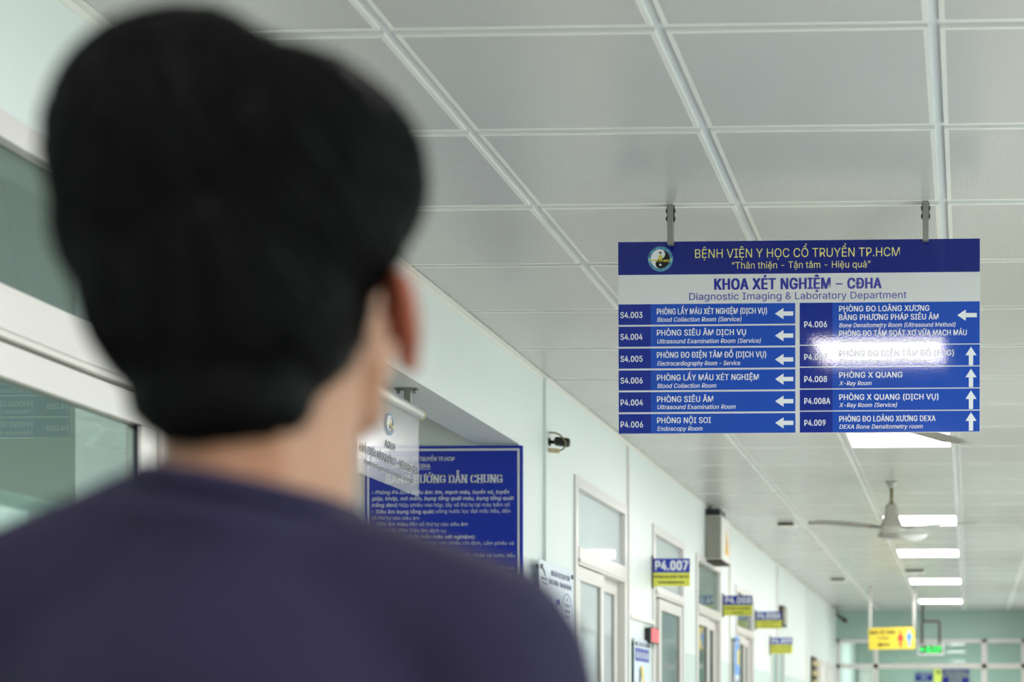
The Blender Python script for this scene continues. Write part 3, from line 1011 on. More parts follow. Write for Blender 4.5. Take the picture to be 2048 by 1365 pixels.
# ------------------------------------------------------------------ posters on stand-off bolts
def poster_base(name, label, ya, yb, zt, zb, off, m):
    x = WX + off
    root = thing(name, label, 'poster', (WX, (ya + yb) / 2, zb))
    b = MB(); b.bbox(x - 0.004, x, ya, yb, zb, zt, 0.001, 1)
    b.build('sheet', m, root)
    for y in (ya + 0.03, yb - 0.03):
        for z in (zt - 0.03, zb + 0.03):
            c = MB()
            c.lathe([(0.0, WX + 0.0008), (0.009, WX + 0.0008), (0.009, x + 0.004), (0.011, x + 0.004), (0.011, x + 0.008), (0.0, x + 0.008)], (0, y, z), 14, 'X')
            c.build('standoff_bolt', M_steel, root)
    return root, facing_corridor(x + 0.0004, ya, zt)


root, PM = poster_base('procedure_poster', 'white procedure poster with circles and arrows on bolts beside the first door past the alcove', 6.80, 7.395, 2.004, 1.15, 0.023, M_poster)
t = MB()
text(t, 'HƯỚNG DẪN THỰC HIỆN QUY TRÌNH', .19, .52, -.055, .022, 'b', PM)
text(t, 'LÀM XÉT NGHIỆM - CHẨN ĐOÁN HÌNH ẢNH', .155, .55, -.095, .022, 'b', PM)
text(t, 'Bệnh viện', .03, .13, -.085, .012, 'b', PM)
text(t, 'Khoa', .05, .13, -.105, .012, 'b', PM)
for (cx, cz, ls) in ((.14, -.215, ('B1', 'Nộp phiếu', 'tại quầy')), (.47, -.185, ('B2', 'Chờ gọi số', 'vào phòng', 'lấy mẫu')), (.47, -.5, ('B3', 'Nhận', 'kết quả', 'tại quầy'))):
    for i, l in enumerate(ls):
        text(t, l, None, cx, cz + .035 - .026 * i, .014, 'b', PM)
text(t, 'LẤY MÁU', None, .30, -.372, .016, 'b', PM)
text(t, 'ĐỢI GỌI TÊN', None, .30, -.40, .013, 'b', PM)
t.build('lettering', M_inkblue, root)


def ring(mb, M, cx, cz, r, w, n=36):
    for k in range(n):
        a, b_ = R(360 * k / n), R(360 * (k + 1) / n)
        mb.poly([(cx + r * math.cos(a), cz + r * math.sin(a)), (cx + (r - w) * math.cos(a), cz + (r - w) * math.sin(a)), (cx + (r - w) * math.cos(b_), cz + (r - w) * math.sin(b_)), (cx + r * math.cos(b_), cz + r * math.sin(b_))], 0.0004, M)


for (cx, cz, r) in ((.14, -.235, .085), (.47, -.215, .10), (.47, -.53, .09)):
    b = MB(); ring(b, PM, cx, cz, r, .004)
    b.build('circle_outline', M_signblue, root)
for nm, m_, pts in (('cap_picture', M_signblue, [(.27, -.16), (.33, -.15), (.355, -.2), (.34, -.18), (.30, -.175), (.265, -.2)]),
                    ('arrow', M_signblue, [(.50, -.33), (.515, -.37), (.515, -.42), (.53, -.42), (.51, -.45), (.49, -.42), (.505, -.42), (.503, -.37), (.49, -.33)]),
                    ('tube_picture', M_bluep, [(.17, -.30), (.185, -.30), (.185, -.25), (.17, -.25)]), ('tube_picture', M_bluep, [(.215, -.30), (.225, -.30), (.225, -.25), (.215, -.25)]),
                    ('arrow', M_redp, [(.305, -.225), (.315, -.225), (.375, -.34), (.385, -.335), (.38, -.36), (.355, -.35), (.365, -.345)]),
                    ('tube_picture', M_redp, [(.19, -.27), (.205, -.27), (.205, -.225), (.19, -.225)]), ('tube_picture', M_redp, [(.14, -.40), (.15, -.40), (.15, -.36), (.14, -.36)]),
                    ('leaf_emblem', M_ink, [(.03, -.035), (.06, -.03), (.09, -.045), (.10, -.07), (.085, -.065), (.07, -.05)]), ('arrow', M_ink, [(.30, -.225), (.307, -.225), (.285, -.335), (.27, -.335)])):
    b = MB(); b.poly(pts, 0.0004, PM)
    b.build(nm, m_, root)

root, PM = poster_base('health_poster', 'narrow poster with a blue title band and colourful figure, below the small red display', 8.78, 9.19, 1.765, 1.0, 0.016, M_poster)
t = MB()
rect(t, PM, 0.02, 0.40, -.125, -.052, 0.0004)
t.build('title_band', M_signblue, root)
t = MB(); text(t, 'GÓC TRUYỀN THÔNG', .05, .36, -.042, .022, 'b', PM)
t.build('lettering', M_inkblue, root)
t = MB(); text(t, 'GIÁO DỤC SỨC KHỎE', .04, .38, -.105, .030, 'b', PM @ Matrix.Translation((0, -0.0006, 0)))
t.build('lettering', M_letter, root)
for (m_, pts) in ((M_toiletyellow, [(.17, -.15), (.23, -.15), (.29, -.28), (.29, -.40), (.25, -.40), (.25, -.29)]), (M_ink, [(.13, -.17), (.17, -.15), (.19, -.20), (.14, -.30), (.12, -.30)]),
                  (M_bluep, [(.11, -.36), (.14, -.36), (.15, -.50), (.20, -.56), (.17, -.58), (.12, -.52)]), (M_redp, [(.21, -.26), (.25, -.30), (.24, -.36), (.20, -.32)]), (M_signblue, [(.25, -.42), (.29, -.41), (.29, -.50), (.24, -.57), (.21, -.56)])):
    b = MB(); b.poly(pts, 0.0004, PM)
    b.build('picture', m_, root)

root, PM = poster_base('notice_poster', 'blue and yellow notice poster between the dark-glazed doors below the second room plate', 12.40, 12.64, 1.962, 1.1, 0.04, M_poster)
t = MB(); rect(t, PM, 0.0, 0.24, -.30, -.0, 0.0004); t.build('title_band', M_bluep, root)
t = MB(); rect(t, PM, 0.12, 0.23, -.22, -.10, 0.0008); t.build('picture', M_toiletyellow, root)
t = MB(); text(t, 'NỘI QUY', .02, .22, -.06, .028, 'b', PM @ Matrix.Translation((0, -0.0006, 0))); t.build('lettering', M_letter, root)
t = MB()
for i in range(7):
    rect(t, PM, .03, .21 - .03 * (i % 2), -.36 - .05 * i, -.345 - .05 * i, 0.0004)
t.build('text_lines', M_inkblue, root)


# ------------------------------------------------------------------ room plates sticking out from the left wall
def room_plate(code, lines, y, z0, z1, split, label, w=0.225):
    root = thing('room_plate', label, 'sign', (WX, y, z0), 'blue and yellow room plates along the corridor')
    x0, x1 = WX + 0.006, WX + w
    b = MB(); b.bbox(x0, x1, y, y + 0.008, z0, z1, 0.0006, 1)
    b.build('plate', M_signyellow, root)
    M = facing_camera(x0, y - 0.0004, z0)
    b = MB(); rect(b, M, 0, x1 - x0, split - z0, z1 - z0, 0.0006)
    band = b.build('code_band', M_signblue, root)
    hh = z1 - split
    t = MB(); text(t, code, 0.014, x1 - x0 - 0.010, hh * 0.17 + split - z0, hh * 0.66, 'h', M @ Matrix.Translation((0, -0.0012, 0)))
    t.build('lettering', M_letter, band)
    t = MB()
    n = len(lines)
    lh = (split - z0) / (n + 0.6)
    for i, (s, a, b_) in enumerate(lines):
        text(t, s, a, b_, split - z0 - lh * (i + 1.05), lh * (0.42 if i else 0.46), 'b', M @ Matrix.Translation((0, -0.0006, 0)))
    t.build('lettering', M_ink, root)
    b = MB(); b.bbox(WX, x0 + 0.003, y - 0.004, y + 0.014, z0 - 0.012, z1 + 0.018, 0.001, 1)
    b.build('wall_bracket', M_darksteel, root)
    return root


room_plate('P4.007', [('PHÒNG ĐO ĐIỆN TÂM ĐỒ', .008, .212), ('Electrocardiography Room', .035, .185)], 9.34, 2.095, 2.257, 2.175, 'blue and yellow room plate reading P4.007, the largest of the four along the wall')
room_plate('P4.008', [('PHÒNG X QUANG', .02, .20), ('X-Ray Room', .06, .15)], 12.03, 2.095, 2.246, 2.175, 'blue and yellow room plate reading P4.008, second along the wall')
room_plate('P4.008A', [('PHÒNG X QUANG', .02, .20), ('DỊCH VỤ', .06, .15), ('X-Ray Room (Service)', .02, .20)], 13.86, 2.100, 2.248, 2.174, 'blue and yellow room plate reading P4.008A beside the slim brown wall box', 0.231)
room_plate('P4.009', [('PHÒNG ĐO LOÃNG XƯƠNG', .008, .20), ('DEXA Bone Densitometry', .02, .19)], 14.87, 1.924, 2.073, 2.008, 'blue and yellow room plate reading P4.009, lowest of the four above a plain doorway', 0.213)

# queue display
q = thing('queue_display', 'small black queue display with a lit red screen above the narrow poster', 'display', (WX, 9.20, 1.76))
b = MB()
b.bbox(WX, WX + 0.034, 9.13, 9.36, 1.755, 1.842, 0.008, 2)
b.bbox(WX + 0.030, WX + 0.036, 9.125, 9.365, 1.750, 1.847, 0.002, 1)
b.build('housing', M_black, q)
b = MB(); b.bbox(-0.003, 0.0, -0.085, 0.105, -0.036, 0.038, 0.001, 1, Matrix.Translation((WX + 0.0385, 9.25, 1.80)))
b.build('screen', M_red, q)

# ridged box unit below the ceiling
ac = thing('air_unit', 'ridged grey box unit with a yellow warning triangle high on the left wall', 'air unit', (WX, 11.42, 2.42))
b = MB()
b.bbox(WX + 0.004, WX + 0.122, 11.236, 11.608, 2.436, 2.752, 0.012, 3)
b.build('casing', M_whiteplastic, ac)
b = MB()
for i in range(9):
    x = WX + 0.012 + i * 0.0115
    b.bbox(x, x + 0.0075, 11.229, 11.238, 2.446, 2.745, 0.002, 1)
b.build('ridged_end', M_grey, ac)
b = MB(); b.box(WX + 0.004, WX + 0.122, 11.233, 11.60, 2.424, 2.437)
b.build('base_strip', M_brown, ac)
b = MB(); b.bbox(WX, WX + 0.105, 11.245, 11.50, 2.752, 2.800, 0.006, 2)
b.build('mounting_block', M_black, ac)
b = MB(); b.poly([(0.10, 0.05), (0.30, 0.05), (0.20, 0.24)], 0.0006, facing_corridor(WX + 0.1226, 11.24, 2.44))
tri = b.build('warning_triangle', mat('amber warning print', (226, 176, 50), 0.4), ac)
b = MB()
rect(b, facing_corridor(WX + 0.1236, 11.24, 2.44), .192, .208, .10, .165, 0.0005)
rect(b, facing_corridor(WX + 0.1236, 11.24, 2.44), .192, .208, .075, .09, 0.0005)
b.build('exclamation_mark', M_ink, tri)

# brown wall box behind the third plate
wb = thing('wall_box', 'slim brown box on the left wall behind the P4.008A room plate', 'wall box', (WX, 15.6, 2.2))
b = MB(); b.bbox(WX, WX + 0.05, 15.53, 15.84, 2.22, 2.42, 0.004, 2); b.build('body', M_brown, wb)
b = MB(); b.bbox(WX + 0.05, WX + 0.056, 15.55, 15.82, 2.24, 2.40, 0.002, 1); b.build('cover', M_grey, wb)
# slatted rack at the far left wall
rk = thing('document_rack', 'brown slatted rack on the far left wall below the ceiling camera', 'rack', (WX, 18.95, 1.0))
b = MB(); b.bbox(WX + 0.0015, WX + 0.02, 18.70, 19.30, 1.0, 2.05, 0.003, 1); b.build('back_board', M_brown, rk)
for i in range(9):
    b = MB(); b.bbox(WX + 0.02, WX + 0.055, 18.72, 19.28, 1.04 + 0.112 * i, 1.10 + 0.112 * i, 0.003, 1)
    b.build('pocket', M_cream, rk)


# ------------------------------------------------------------------ ceiling fans
def fan(x, y, hub, a0, label, r=0.64):
    root = thing('ceiling_fan', label, 'ceiling fan', (x, y, hub), 'ceiling fans of the corridor')
    b = MB(); b.lathe([(0.0, CEIL - 0.04), (0.014, CEIL - 0.04), (0.036, CEIL - 0.006), (0.036, CEIL - 0.0005), (0, CEIL - 0.0005)], (x, y, 0), 24)
    b.build('canopy', M_fan, root)
    b = MB(); b.tube([(x, y, CEIL - 0.04), (x, y, hub + 0.135)], 0.010, 12)
    b.lathe([(0.0, 0.0), (0.016, 0.0), (0.016, 0.028), (0, 0.028)], (x, y, hub + 0.135), 12)
    b.build('down_rod', M_cable, root)
    b = MB(); b.lathe([(0.0, -0.030), (0.055, -0.026), (0.085, -0.012), (0.088, 0.0), (0.070, 0.018), (0.052, 0.06), (0.042, 0.10), (0.040, 0.140), (0.030, 0.150), (0.0, 0.150)], (x, y, hub), 32)
    b.build('motor', M_fan, root)
    for k in range(3):
        T = Matrix.Translation((x, y, hub)) @ Matrix.Rotation(R(a0 + 120 * k), 4, 'Z')
        bm = bmesh.new()
        n = 14
        prev = None
        for i in range(n + 1):
            u = i / n
            rr = 0.10 + (r - 0.10) * u
            w = 0.052 + 0.022 * math.sin(u * math.pi * 0.6) if u < 0.93 else 0.06 * math.sqrt(max(0.02, 1 - ((u - 0.93) / 0.07) ** 2))
            z = 0.006 * math.sin(u * math.pi) - 0.004
            ring_ = []
            for (s, tz_) in ((-1, 0), (-0.4, 0.004), (0.4, 0.004), (1, 0), (0.4, 0.0015), (-0.4, 0.0015)):
                ring_.append(bm.verts.new(T @ Vector((rr, s * w, z + tz_ + s * w * 0.07))))
            if prev:
                for q_ in range(6):
                    bm.faces.new((prev[q_], prev[(q_ + 1) % 6], ring_[(q_ + 1) % 6], ring_[q_]))
            else:
                bm.faces.new(ring_)
            prev = ring_
        bm.faces.new(prev)
        m_ = MB(); m_.bm(bm, None, True)
        m_.bbox(0.06, 0.16, -0.016, 0.016, -0.010, -0.003, 0.002, 1, T)
        m_.build('blade', M_blade, root)
    return root


fan(-0.499, 10.2, 2.535, 95, 'cream ceiling fan hanging in front of the lit panels', 0.60)
fan(-0.40, 6.15, 2.472, 56, 'ceiling fan mostly hidden behind the directory sign, one blade tip over a lit panel', 0.66)

# round dome and slots on the ceiling
d = thing('ceiling_dome', 'round white dome on the ceiling right of the fan motor', 'ceiling dome', (-0.451, 13.1, CEIL))
b = MB(); b.lathe([(0.0, CEIL - 0.05), (0.05, CEIL - 0.046), (0.085, CEIL - 0.03), (0.10, CEIL - 0.012), (0.10, CEIL - 0.0005), (0, CEIL - 0.0005)], (-0.451, 13.1, 0), 32)
b.build('cover', mat('glossy white plastic', (244, 244, 246), 0.25, vary=0.01), d)
b = MB(); b.lathe([(0.0, CEIL - 0.008), (0.108, CEIL - 0.008), (0.108, CEIL - 0.0005), (0, CEIL - 0.0005)], (-0.451, 13.1, 0), 32)
b.build('rim', M_whiteplastic, d)
for (xa, xb, y, label) in ((-1.48, -1.35, 12.28, 'dark slot of an open ceiling tile left of the fan'), (-1.50, -1.34, 17.2, 'small brown ceiling slot near the far left wall'), (-0.66, -0.46, 16.2, 'dark ceiling slot between two lit panels beyond the fan')):
    v = thing('ceiling_slot', label, 'ceiling slot', ((xa + xb) / 2, y, CEIL))  # box with a dark front, added to stand for a dark ceiling slit
    b = MB(); b.bbox(xa, xb, y, y + 0.16, CEIL - 0.026, CEIL - 0.0005, 0.002, 1); b.build('body', M_whiteplastic, v)
    b = MB(); b.box(xa + 0.006, xb - 0.006, y - 0.002, y + 0.001, CEIL - 0.022, CEIL - 0.002); b.build('slot', M_brown, v)

# ------------------------------------------------------------------ yellow toilet sign on two poles
ts = thing('toilet_sign', 'yellow toilet sign with a red and a blue figure hanging from two poles', 'sign', (-0.893, 18.3, 2.11))
TMx = Matrix.Translation((-0.893, 18.3, 2.235)) @ Matrix.Rotation(R(-1.2), 4, 'Y')
b = MB(); b.bbox(-0.264, 0.264, 0, 0.02, -0.125, 0.125, 0.004, 2, TMx); b.build('panel', M_toiletyellow, ts)
T2 = TMx @ Matrix.Translation((0, -0.0005, 0))
t = MB(); text(t, 'NHÀ VỆ SINH', -.245, .045, .05, .042, 'h', T2); text(t, 'Toilet', -.16, -.03, -.012, .035, 'b', T2)
t.build('lettering', M_ink, ts)
t = MB(); t.poly([(-.17, -.07), (-.125, -.045), (-.125, -.06), (-.02, -.06), (-.02, -.08), (-.125, -.08), (-.125, -.095)], 0.0006, T2)
t.build('arrow', M_ink, ts)
for cx, m_, fem in ((.10, M_redp, True), (.20, M_bluep, False)):
    f_ = MB()
    disc(f_, T2, cx, .075, .017, 18)
    if fem:
        f_.poly([(cx - .018, .05), (cx + .018, .05), (cx + .040, -.025), (cx - .040, -.025)], 0.0006, T2)
    else:
        f_.poly([(cx - .030, .05), (cx + .030, .05), (cx + .030, -.02), (cx - .030, -.02)], 0.0006, T2)
    rect(f_, T2, cx - .016, cx - .002, -.10, -.02, 0.0006)
    rect(f_, T2, cx + .002, cx + .016, -.10, -.02, 0.0006)
    f_.build('pictogram', m_, ts)['label'] = 'red woman figure' if fem else 'blue man figure'
for x in (-1.141, -0.638):
    b = MB(); b.tube([(x, 18.312, 2.345), (x, 18.312, CEIL + 0.004)], 0.017, 14)
    b.build('pole', M_white, ts)

# ------------------------------------------------------------------ lit green exit sign
ex = thing('exit_sign', 'lit green exit sign hanging from a thin bent frame before the glass partition', 'sign', (-0.52, 21.3, 2.16))
b = MB()
for (a, c, z0, z1) in ((-.692, -.348, 2.162, 2.182), (-.692, -.348, 2.292, 2.305), (-.692, -.675, 2.182, 2.292), (-.365, -.348, 2.182, 2.292)):
    b.bbox(a, c, 21.28, 21.33, z0, z1, 0.003, 1)
b.build('housing', M_alu, ex)
b = MB(); b.box(-.676, -.364, 21.295, 21.32, 2.181, 2.293); b.build('face', M_black, ex)
EM = facing_camera(-.52, 21.2945, 2.237)
t = MB()
t.poly([(-.145, 0), (-.115, .03), (-.115, .012), (-.085, .012), (-.085, -.012), (-.115, -.012), (-.115, -.03)], 0.0008, EM)
disc(t, EM, -.035, .036, .012, 14, 0.0008)
t.poly([(-.055, .022), (-.02, .022), (-.012, -.005), (.0, -.03), (-.012, -.042), (-.03, -.012), (-.05, -.045), (-.068, -.042), (-.045, -.005)], 0.0008, EM)
text(t, 'LỐI RA', .012, .142, .008, .03, 'h', EM)
text(t, 'EXIT', .012, .142, -.042, .034, 'h', EM)
t.build('lettering', M_green, ex)
b = MB(); b.tube([(-.637, 21.305, 2.30), (-.637, 21.305, 2.600), (-.628, 21.305, 2.612), (-.415, 21.305, 2.612), (-.405, 21.305, 2.600), (-.405, 21.305, 2.30)], 0.019, 10)
b.tube([(-.630, 21.305, 2.61), (-.630, 21.305, CEIL + 0.004)], 0.016, 10)
b.build('hanging_frame', M_darksteel, ex)

# ------------------------------------------------------------------ bullet camera in the far corner
cc = thing('security_camera', 'black bullet camera in the far left corner under the ceiling', 'camera', (-1.80, 21.6, CEIL))
b = MB(); b.lathe([(0, CEIL - 0.02), (0.05, CEIL - 0.02), (0.055, CEIL - 0.0005), (0, CEIL - 0.0005)], (-1.80, 21.6, 0), 20)
b.tube([(-1.80, 21.6, CEIL - 0.015), (-1.79, 21.58, 2.74), (-1.76, 21.5, 2.70)], 0.014, 10)
b.build('mount', M_grey, cc)
b = MB(); b.tube([(-1.80, 21.6, 2.725), (-1.66, 21.32, 2.622), (-1.655, 21.31, 2.618)], 0.04, 16, True, [0.022, 0.032, 0.028])
b.build('camera_body', M_black, cc)

# ------------------------------------------------------------------ boards on the lobby wall beyond the glass
nb = thing('notice_board', 'small navy notice board seen through the glass partition', 'board', (-.745, 25.98, 1.93))
b = MB(); b.bbox(-.885, -.605, 25.97, 25.999, 1.93, 2.066, 0.003, 1); b.build('panel', M_deep, nb)
t = MB()
for i in range(3):
    text(t, ('KHOA KHÁM BỆNH', 'Tầng 4', 'Đón tiếp')[i], None, -.745, 2.028 - .034 * i, .018, 'b', facing_camera(0, 25.9692, 0))
t.build('lettering', M_letter, nb)
nb = thing('notice_board', 'large navy notice board with yellow lettering seen through the glass partition', 'board', (-.235, 25.98, 1.0))
b = MB(); b.bbox(-.453, -.016, 25.97, 25.999, 1.0, 2.122, 0.003, 1); b.build('panel', M_deep, nb)
t = MB()
for i, s in enumerate(('BẢNG THÔNG BÁO', 'QUY TRÌNH KHÁM BỆNH', 'CHỮA BỆNH', 'Giờ làm việc', 'Thứ hai đến thứ sáu')):
    text(t, s, None, -.235, 2.06 - .06 * i, .026, 'b', facing_camera(0, 25.9692, 0))
t.build('lettering', M_yellowletter, nb)
nb = thing('notice_board', 'narrow yellow strip board between the two navy boards beyond the glass', 'board', (-.52, 25.98, 1.2))
b = MB(); b.bbox(-.585, -.460, 25.97, 25.999, 1.2, 2.122, 0.003, 1); b.build('panel', M_signyellow, nb)
b = MB(); disc(b, facing_camera(-.515, 25.9694, 2.07), 0, 0, .03, 18); b.build('emblem', M_ebony, nb)
f = MB()
for (a, c, z0, z1) in ((-1.80, -1.55, 2.06, 2.13), (-1.80, -1.74, 0, 2.06), (-1.61, -1.55, 0, 2.06)):
    f.bbox(a, c, 25.96, 25.999, z0, z1)
root = struct('door_9', f, M_white)
l = MB(); l.bbox(-1.74, -1.61, 25.98, 25.998, 0.01, 2.06); l.build('door_leaf', M_whiteplastic, root)


# ------------------------------------------------------------------ the person
PX, PY = -0.435, 0.965
person = thing('person', 'person seen from behind in a dark navy sweater, looking up at the directory sign', 'person', (PX, PY, 0))


def ico(c, r, rot=None, sub=3):
    bm = bmesh.new()
    bmesh.ops.create_icosphere(bm, subdivisions=sub, radius=1)
    rr = r if isinstance(r, (tuple, list)) else (r, r, r)
    for v in bm.verts:
        p_ = Vector((v.co.x * rr[0], v.co.y * rr[1], v.co.z * rr[2]))
        if rot:
            p_ = Euler(rot).to_matrix() @ p_
        v.co = p_ + Vector(c)
    return bm


def capsule(p0, r0, p1, r1):
    bm = bmesh.new()
    for c, r in ((p0, r0), (p1, r1)):
        tmp = ico(c, r, None, 2)
        vs = [v.co.copy() for v in tmp.verts]
        tmp.free()
        for p_ in vs:
            bm.verts.new(p_)
    res = bmesh.ops.convex_hull(bm, input=bm.verts[:])
    bmesh.ops.delete(bm, geom=[g for g in res['geom_interior'] if isinstance(g, bmesh.types.BMVert)], context='VERTS')
    return bm


def fuse(name, shapes, m, parent, voxel, smooth, post=None):
    """one continuous surface grown around overlapping forms"""
    mb_ = MB()
    for bm in shapes:
        mb_.bm(bm)
    me = bpy.data.meshes.new('form')
    me.from_pydata(mb_.v, [], mb_.f)
    o = bpy.data.objects.new('form', me)
    COL.objects.link(o)
    r = o.modifiers.new('r', 'REMESH'); r.mode = 'VOXEL'; r.voxel_size = voxel
    s = o.modifiers.new('s', 'SMOOTH'); s.factor = 0.5; s.iterations = smooth
    bpy.context.view_layer.update()
    dg = bpy.context.evaluated_depsgraph_get()
    res = bpy.data.meshes.new_from_object(o.evaluated_get(dg))
    bpy.data.objects.remove(o)
    bpy.data.meshes.remove(me)
    res.name = name
    if post:
        post(res)
    for p_ in res.polygons:
        p_.use_smooth = True
    res.materials.clear()
    res.materials.append(m)
    ob = bpy.data.objects.new(name, res)
    COL.objects.link(ob)
    ob.parent = parent
    return ob


HEAD = Matrix.Translation((0.008, 0.005, 1.612)) @ Matrix.Rotation(R(-4), 4, 'Z') @ Matrix.Rotation(R(16), 4, 'X')


def hp(x, y, z):
    return tuple(HEAD @ Vector((x, y, z)))


def hico(c, r, sub=3):
    bm = ico((0, 0, 0), r, None, sub)
    M = HEAD @ Matrix.Translation(c)
    for v in bm.verts:
        v.co = M @ v.co
    return bm


def hand(s):
    """palm, four curled fingers and a thumb of a relaxed hand hanging at the side; s = side"""
    sh = []
    w = Vector((s * 0.232, 0.055, 0.855))
    sh.append(capsule(w, 0.026, w + Vector((0, 0.006, -0.045)), 0.030))
    sh.append(ico(w + Vector((0, 0.010, -0.06)), (0.017, 0.040, 0.05)))
    for i, (dy, ln) in enumerate(((0.038, 0.070), (0.014, 0.080), (-0.010, 0.074), (-0.032, 0.058))):
        k = w + Vector((0, dy + 0.008, -0.098))
        a = k + Vector((-s * 0.004, 0.004, -ln * 0.45))
        b_ = a + Vector((-s * 0.012, 0.003, -ln * 0.32))
        c = b_ + Vector((-s * 0.016, 0.0, -ln * 0.20))
        sh += [capsule(k, 0.0092, a, 0.0086), capsule(a, 0.0086, b_, 0.0080), capsule(b_, 0.0080, c, 0.0070)]
    t0 = w + Vector((-s * 0.004, 0.034, -0.030))
    t1 = t0 + Vector((-s * 0.014, 0.030, -0.035))
    t2 = t1 + Vector((-s * 0.008, 0.010, -0.030))
    sh += [capsule(t0, 0.014, t1, 0.0105), capsule(t1, 0.0105, t2, 0.0085)]
    return sh


body = []
# head
body += [hico((0, 0.0, 0.006), (0.070, 0.084, 0.088)), hico((0, 0.03, -0.05), (0.052, 0.066, 0.074)), hico((0, 0.068, -0.112), (0.022, 0.022, 0.018))]
for s in (-1, 1):
    body.append(capsule(hp(s * 0.047, 0.010, -0.066), 0.013, hp(s * 0.016, 0.062, -0.110), 0.014))
    body.append(capsule(hp(s * 0.012, 0.088, 0.018), 0.009, hp(s * 0.045, 0.074, 0.016), 0.009))
    body.append(hico((s * 0.033, 0.073, 0.006), (0.017, 0.013, 0.006)))
    body.append(hico((s * 0.033, 0.070, -0.014), (0.016, 0.012, 0.005)))
    body.append(hico((s * 0.036, 0.062, -0.036), (0.022, 0.020, 0.022)))
body += [capsule(hp(0, 0.092, 0.012), 0.008, hp(0, 0.112, -0.036), 0.011), capsule(hp(-0.012, 0.098, -0.042), 0.007, hp(0.012, 0.098, -0.042), 0.007)]
body += [capsule(hp(-0.018, 0.090, -0.071), 0.006, hp(0.018, 0.090, -0.071), 0.006), capsule(hp(-0.016, 0.089, -0.082), 0.0065, hp(0.016, 0.089, -0.082), 0.0065)]
# neck and trunk
body += [capsule((0.003, -0.012, 1.40), 0.058, (0.008, -0.004, 1.55), 0.056)]
body += [ico((0, -0.01, 1.21), (0.140, 0.082, 0.18)), ico((0, -0.004, 1.02), (0.132, 0.085, 0.17)), ico((0, 0, 0.90), (0.150, 0.10, 0.10))]
for s in (-1, 1):
    body += [capsule((s * 0.03, -0.014, 1.39), 0.040, (s * 0.14, -0.012, 1.340), 0.042)]
    body += [capsule((s * 0.150, -0.01, 1.335), 0.050, (s * 0.205, -0.02, 1.09), 0.040), capsule((s * 0.205, -0.02, 1.09), 0.040, (s * 0.232, 0.055, 0.855), 0.026)]
    body += hand(s)
    body += [capsule((s * 0.085, 0, 0.88), 0.085, (s * 0.095, 0.01, 0.49), 0.052), capsule((s * 0.095, 0.01, 0.49), 0.050, (s * 0.098, -0.02, 0.10), 0.036), capsule((s * 0.098, -0.03, 0.05), 0.034, (s * 0.105, 0.13, 0.035), 0.026)]
fuse('body', body, M_skin, person, 0.0058, 3)
for s in (-1, 1):
    e = MB(); e.bm(hico((s * 0.033, 0.0685, -0.004), (0.0125, 0.0125, 0.0125)), None, True)
    eo = e.build('eye', M_eye, None)
    eo.parent = person
    e = MB(); e.bm(hico((s * 0.033, 0.0762, -0.003), (0.0062, 0.0062, 0.0062)), None, True)
    io = e.build('iris', M_iris, None)
    io.parent = eo
    # ear: a rim, a hollow shell and a lobe
    def ep(u, w_):                # ear plane: u backwards, w up; flared away from the skull
        return hp(s * (0.081 + 0.62 * u), -0.012 - u * 0.7, -0.043 + w_)
    shapes = []
    rim = []
    for k in range(13):
        a = R(-70 + 250 * k / 12)
        rim.append(ep(0.006 + 0.018 * math.cos(a) if math.cos(a) > 0 else 0.006 + 0.012 * math.cos(a), -0.002 + 0.024 * math.sin(a)))
    for a, b_ in zip(rim, rim[1:]):
        shapes.append(capsule(a, 0.0044, b_, 0.0044))
    shapes.append(capsule(ep(0.004, -0.024), 0.0075, ep(0.006, -0.031), 0.0065))
    shapes.append(capsule(ep(0.0, 0.012), 0.006, ep(0.010, -0.014), 0.006))
    shapes.append(capsule(ep(-0.008, 0.0), 0.010, ep(0.008, 0.0), 0.0045))
    for w_ in (-0.012, 0.0, 0.012):
        shapes.append(capsule(ep(-0.010, w_), 0.008, ep(0.014, w_), 0.0045))
    fuse('ear', shapes, M_ear, person, 0.0022, 3)
l = MB()
l.bm(hico((0, 0.0935, -0.0705), (0.020, 0.006, 0.0045)), None, True)
l.bm(hico((0, 0.093, -0.081), (0.018, 0.006, 0.0055)), None, True)
lo = l.build('lips', M_lip, None); lo.parent = person

# hair: a thick mass with locks falling from the crown
hair_forms = [ico((-0.021, -0.022, 1.648), (0.085, 0.093, 0.091)), ico((0.035, -0.012, 1.652), (0.070, 0.088, 0.066)), ico((-0.004, -0.030, 1.576), (0.083, 0.072, 0.090)),
              ico((-0.021, -0.020, 1.612), (0.086, 0.074, 0.075)), ico((0.014, -0.020, 1.620), (0.084, 0.076, 0.062)), ico((0.000, -0.046, 1.506), (0.054, 0.038, 0.034))]





def clump(me):
    for v in me.vertices:
        p_ = Vector(v.co)
        q_ = p_ - Vector((-0.01, -0.05, 1.70))
        th = math.atan2(q_.x, q_.y)
        n_ = noise.noise(Vector((math.cos(th) * 4.5, math.sin(th) * 4.5, p_.z * 6))) + 0.5 * noise.noise(Vector((math.cos(th) * 11, math.sin(th) * 11, p_.z * 9)))
        d_ = (p_ - Vector((0, 0, 1.62))).normalized()
        v.co = p_ + d_ * (0.0035 * n_)


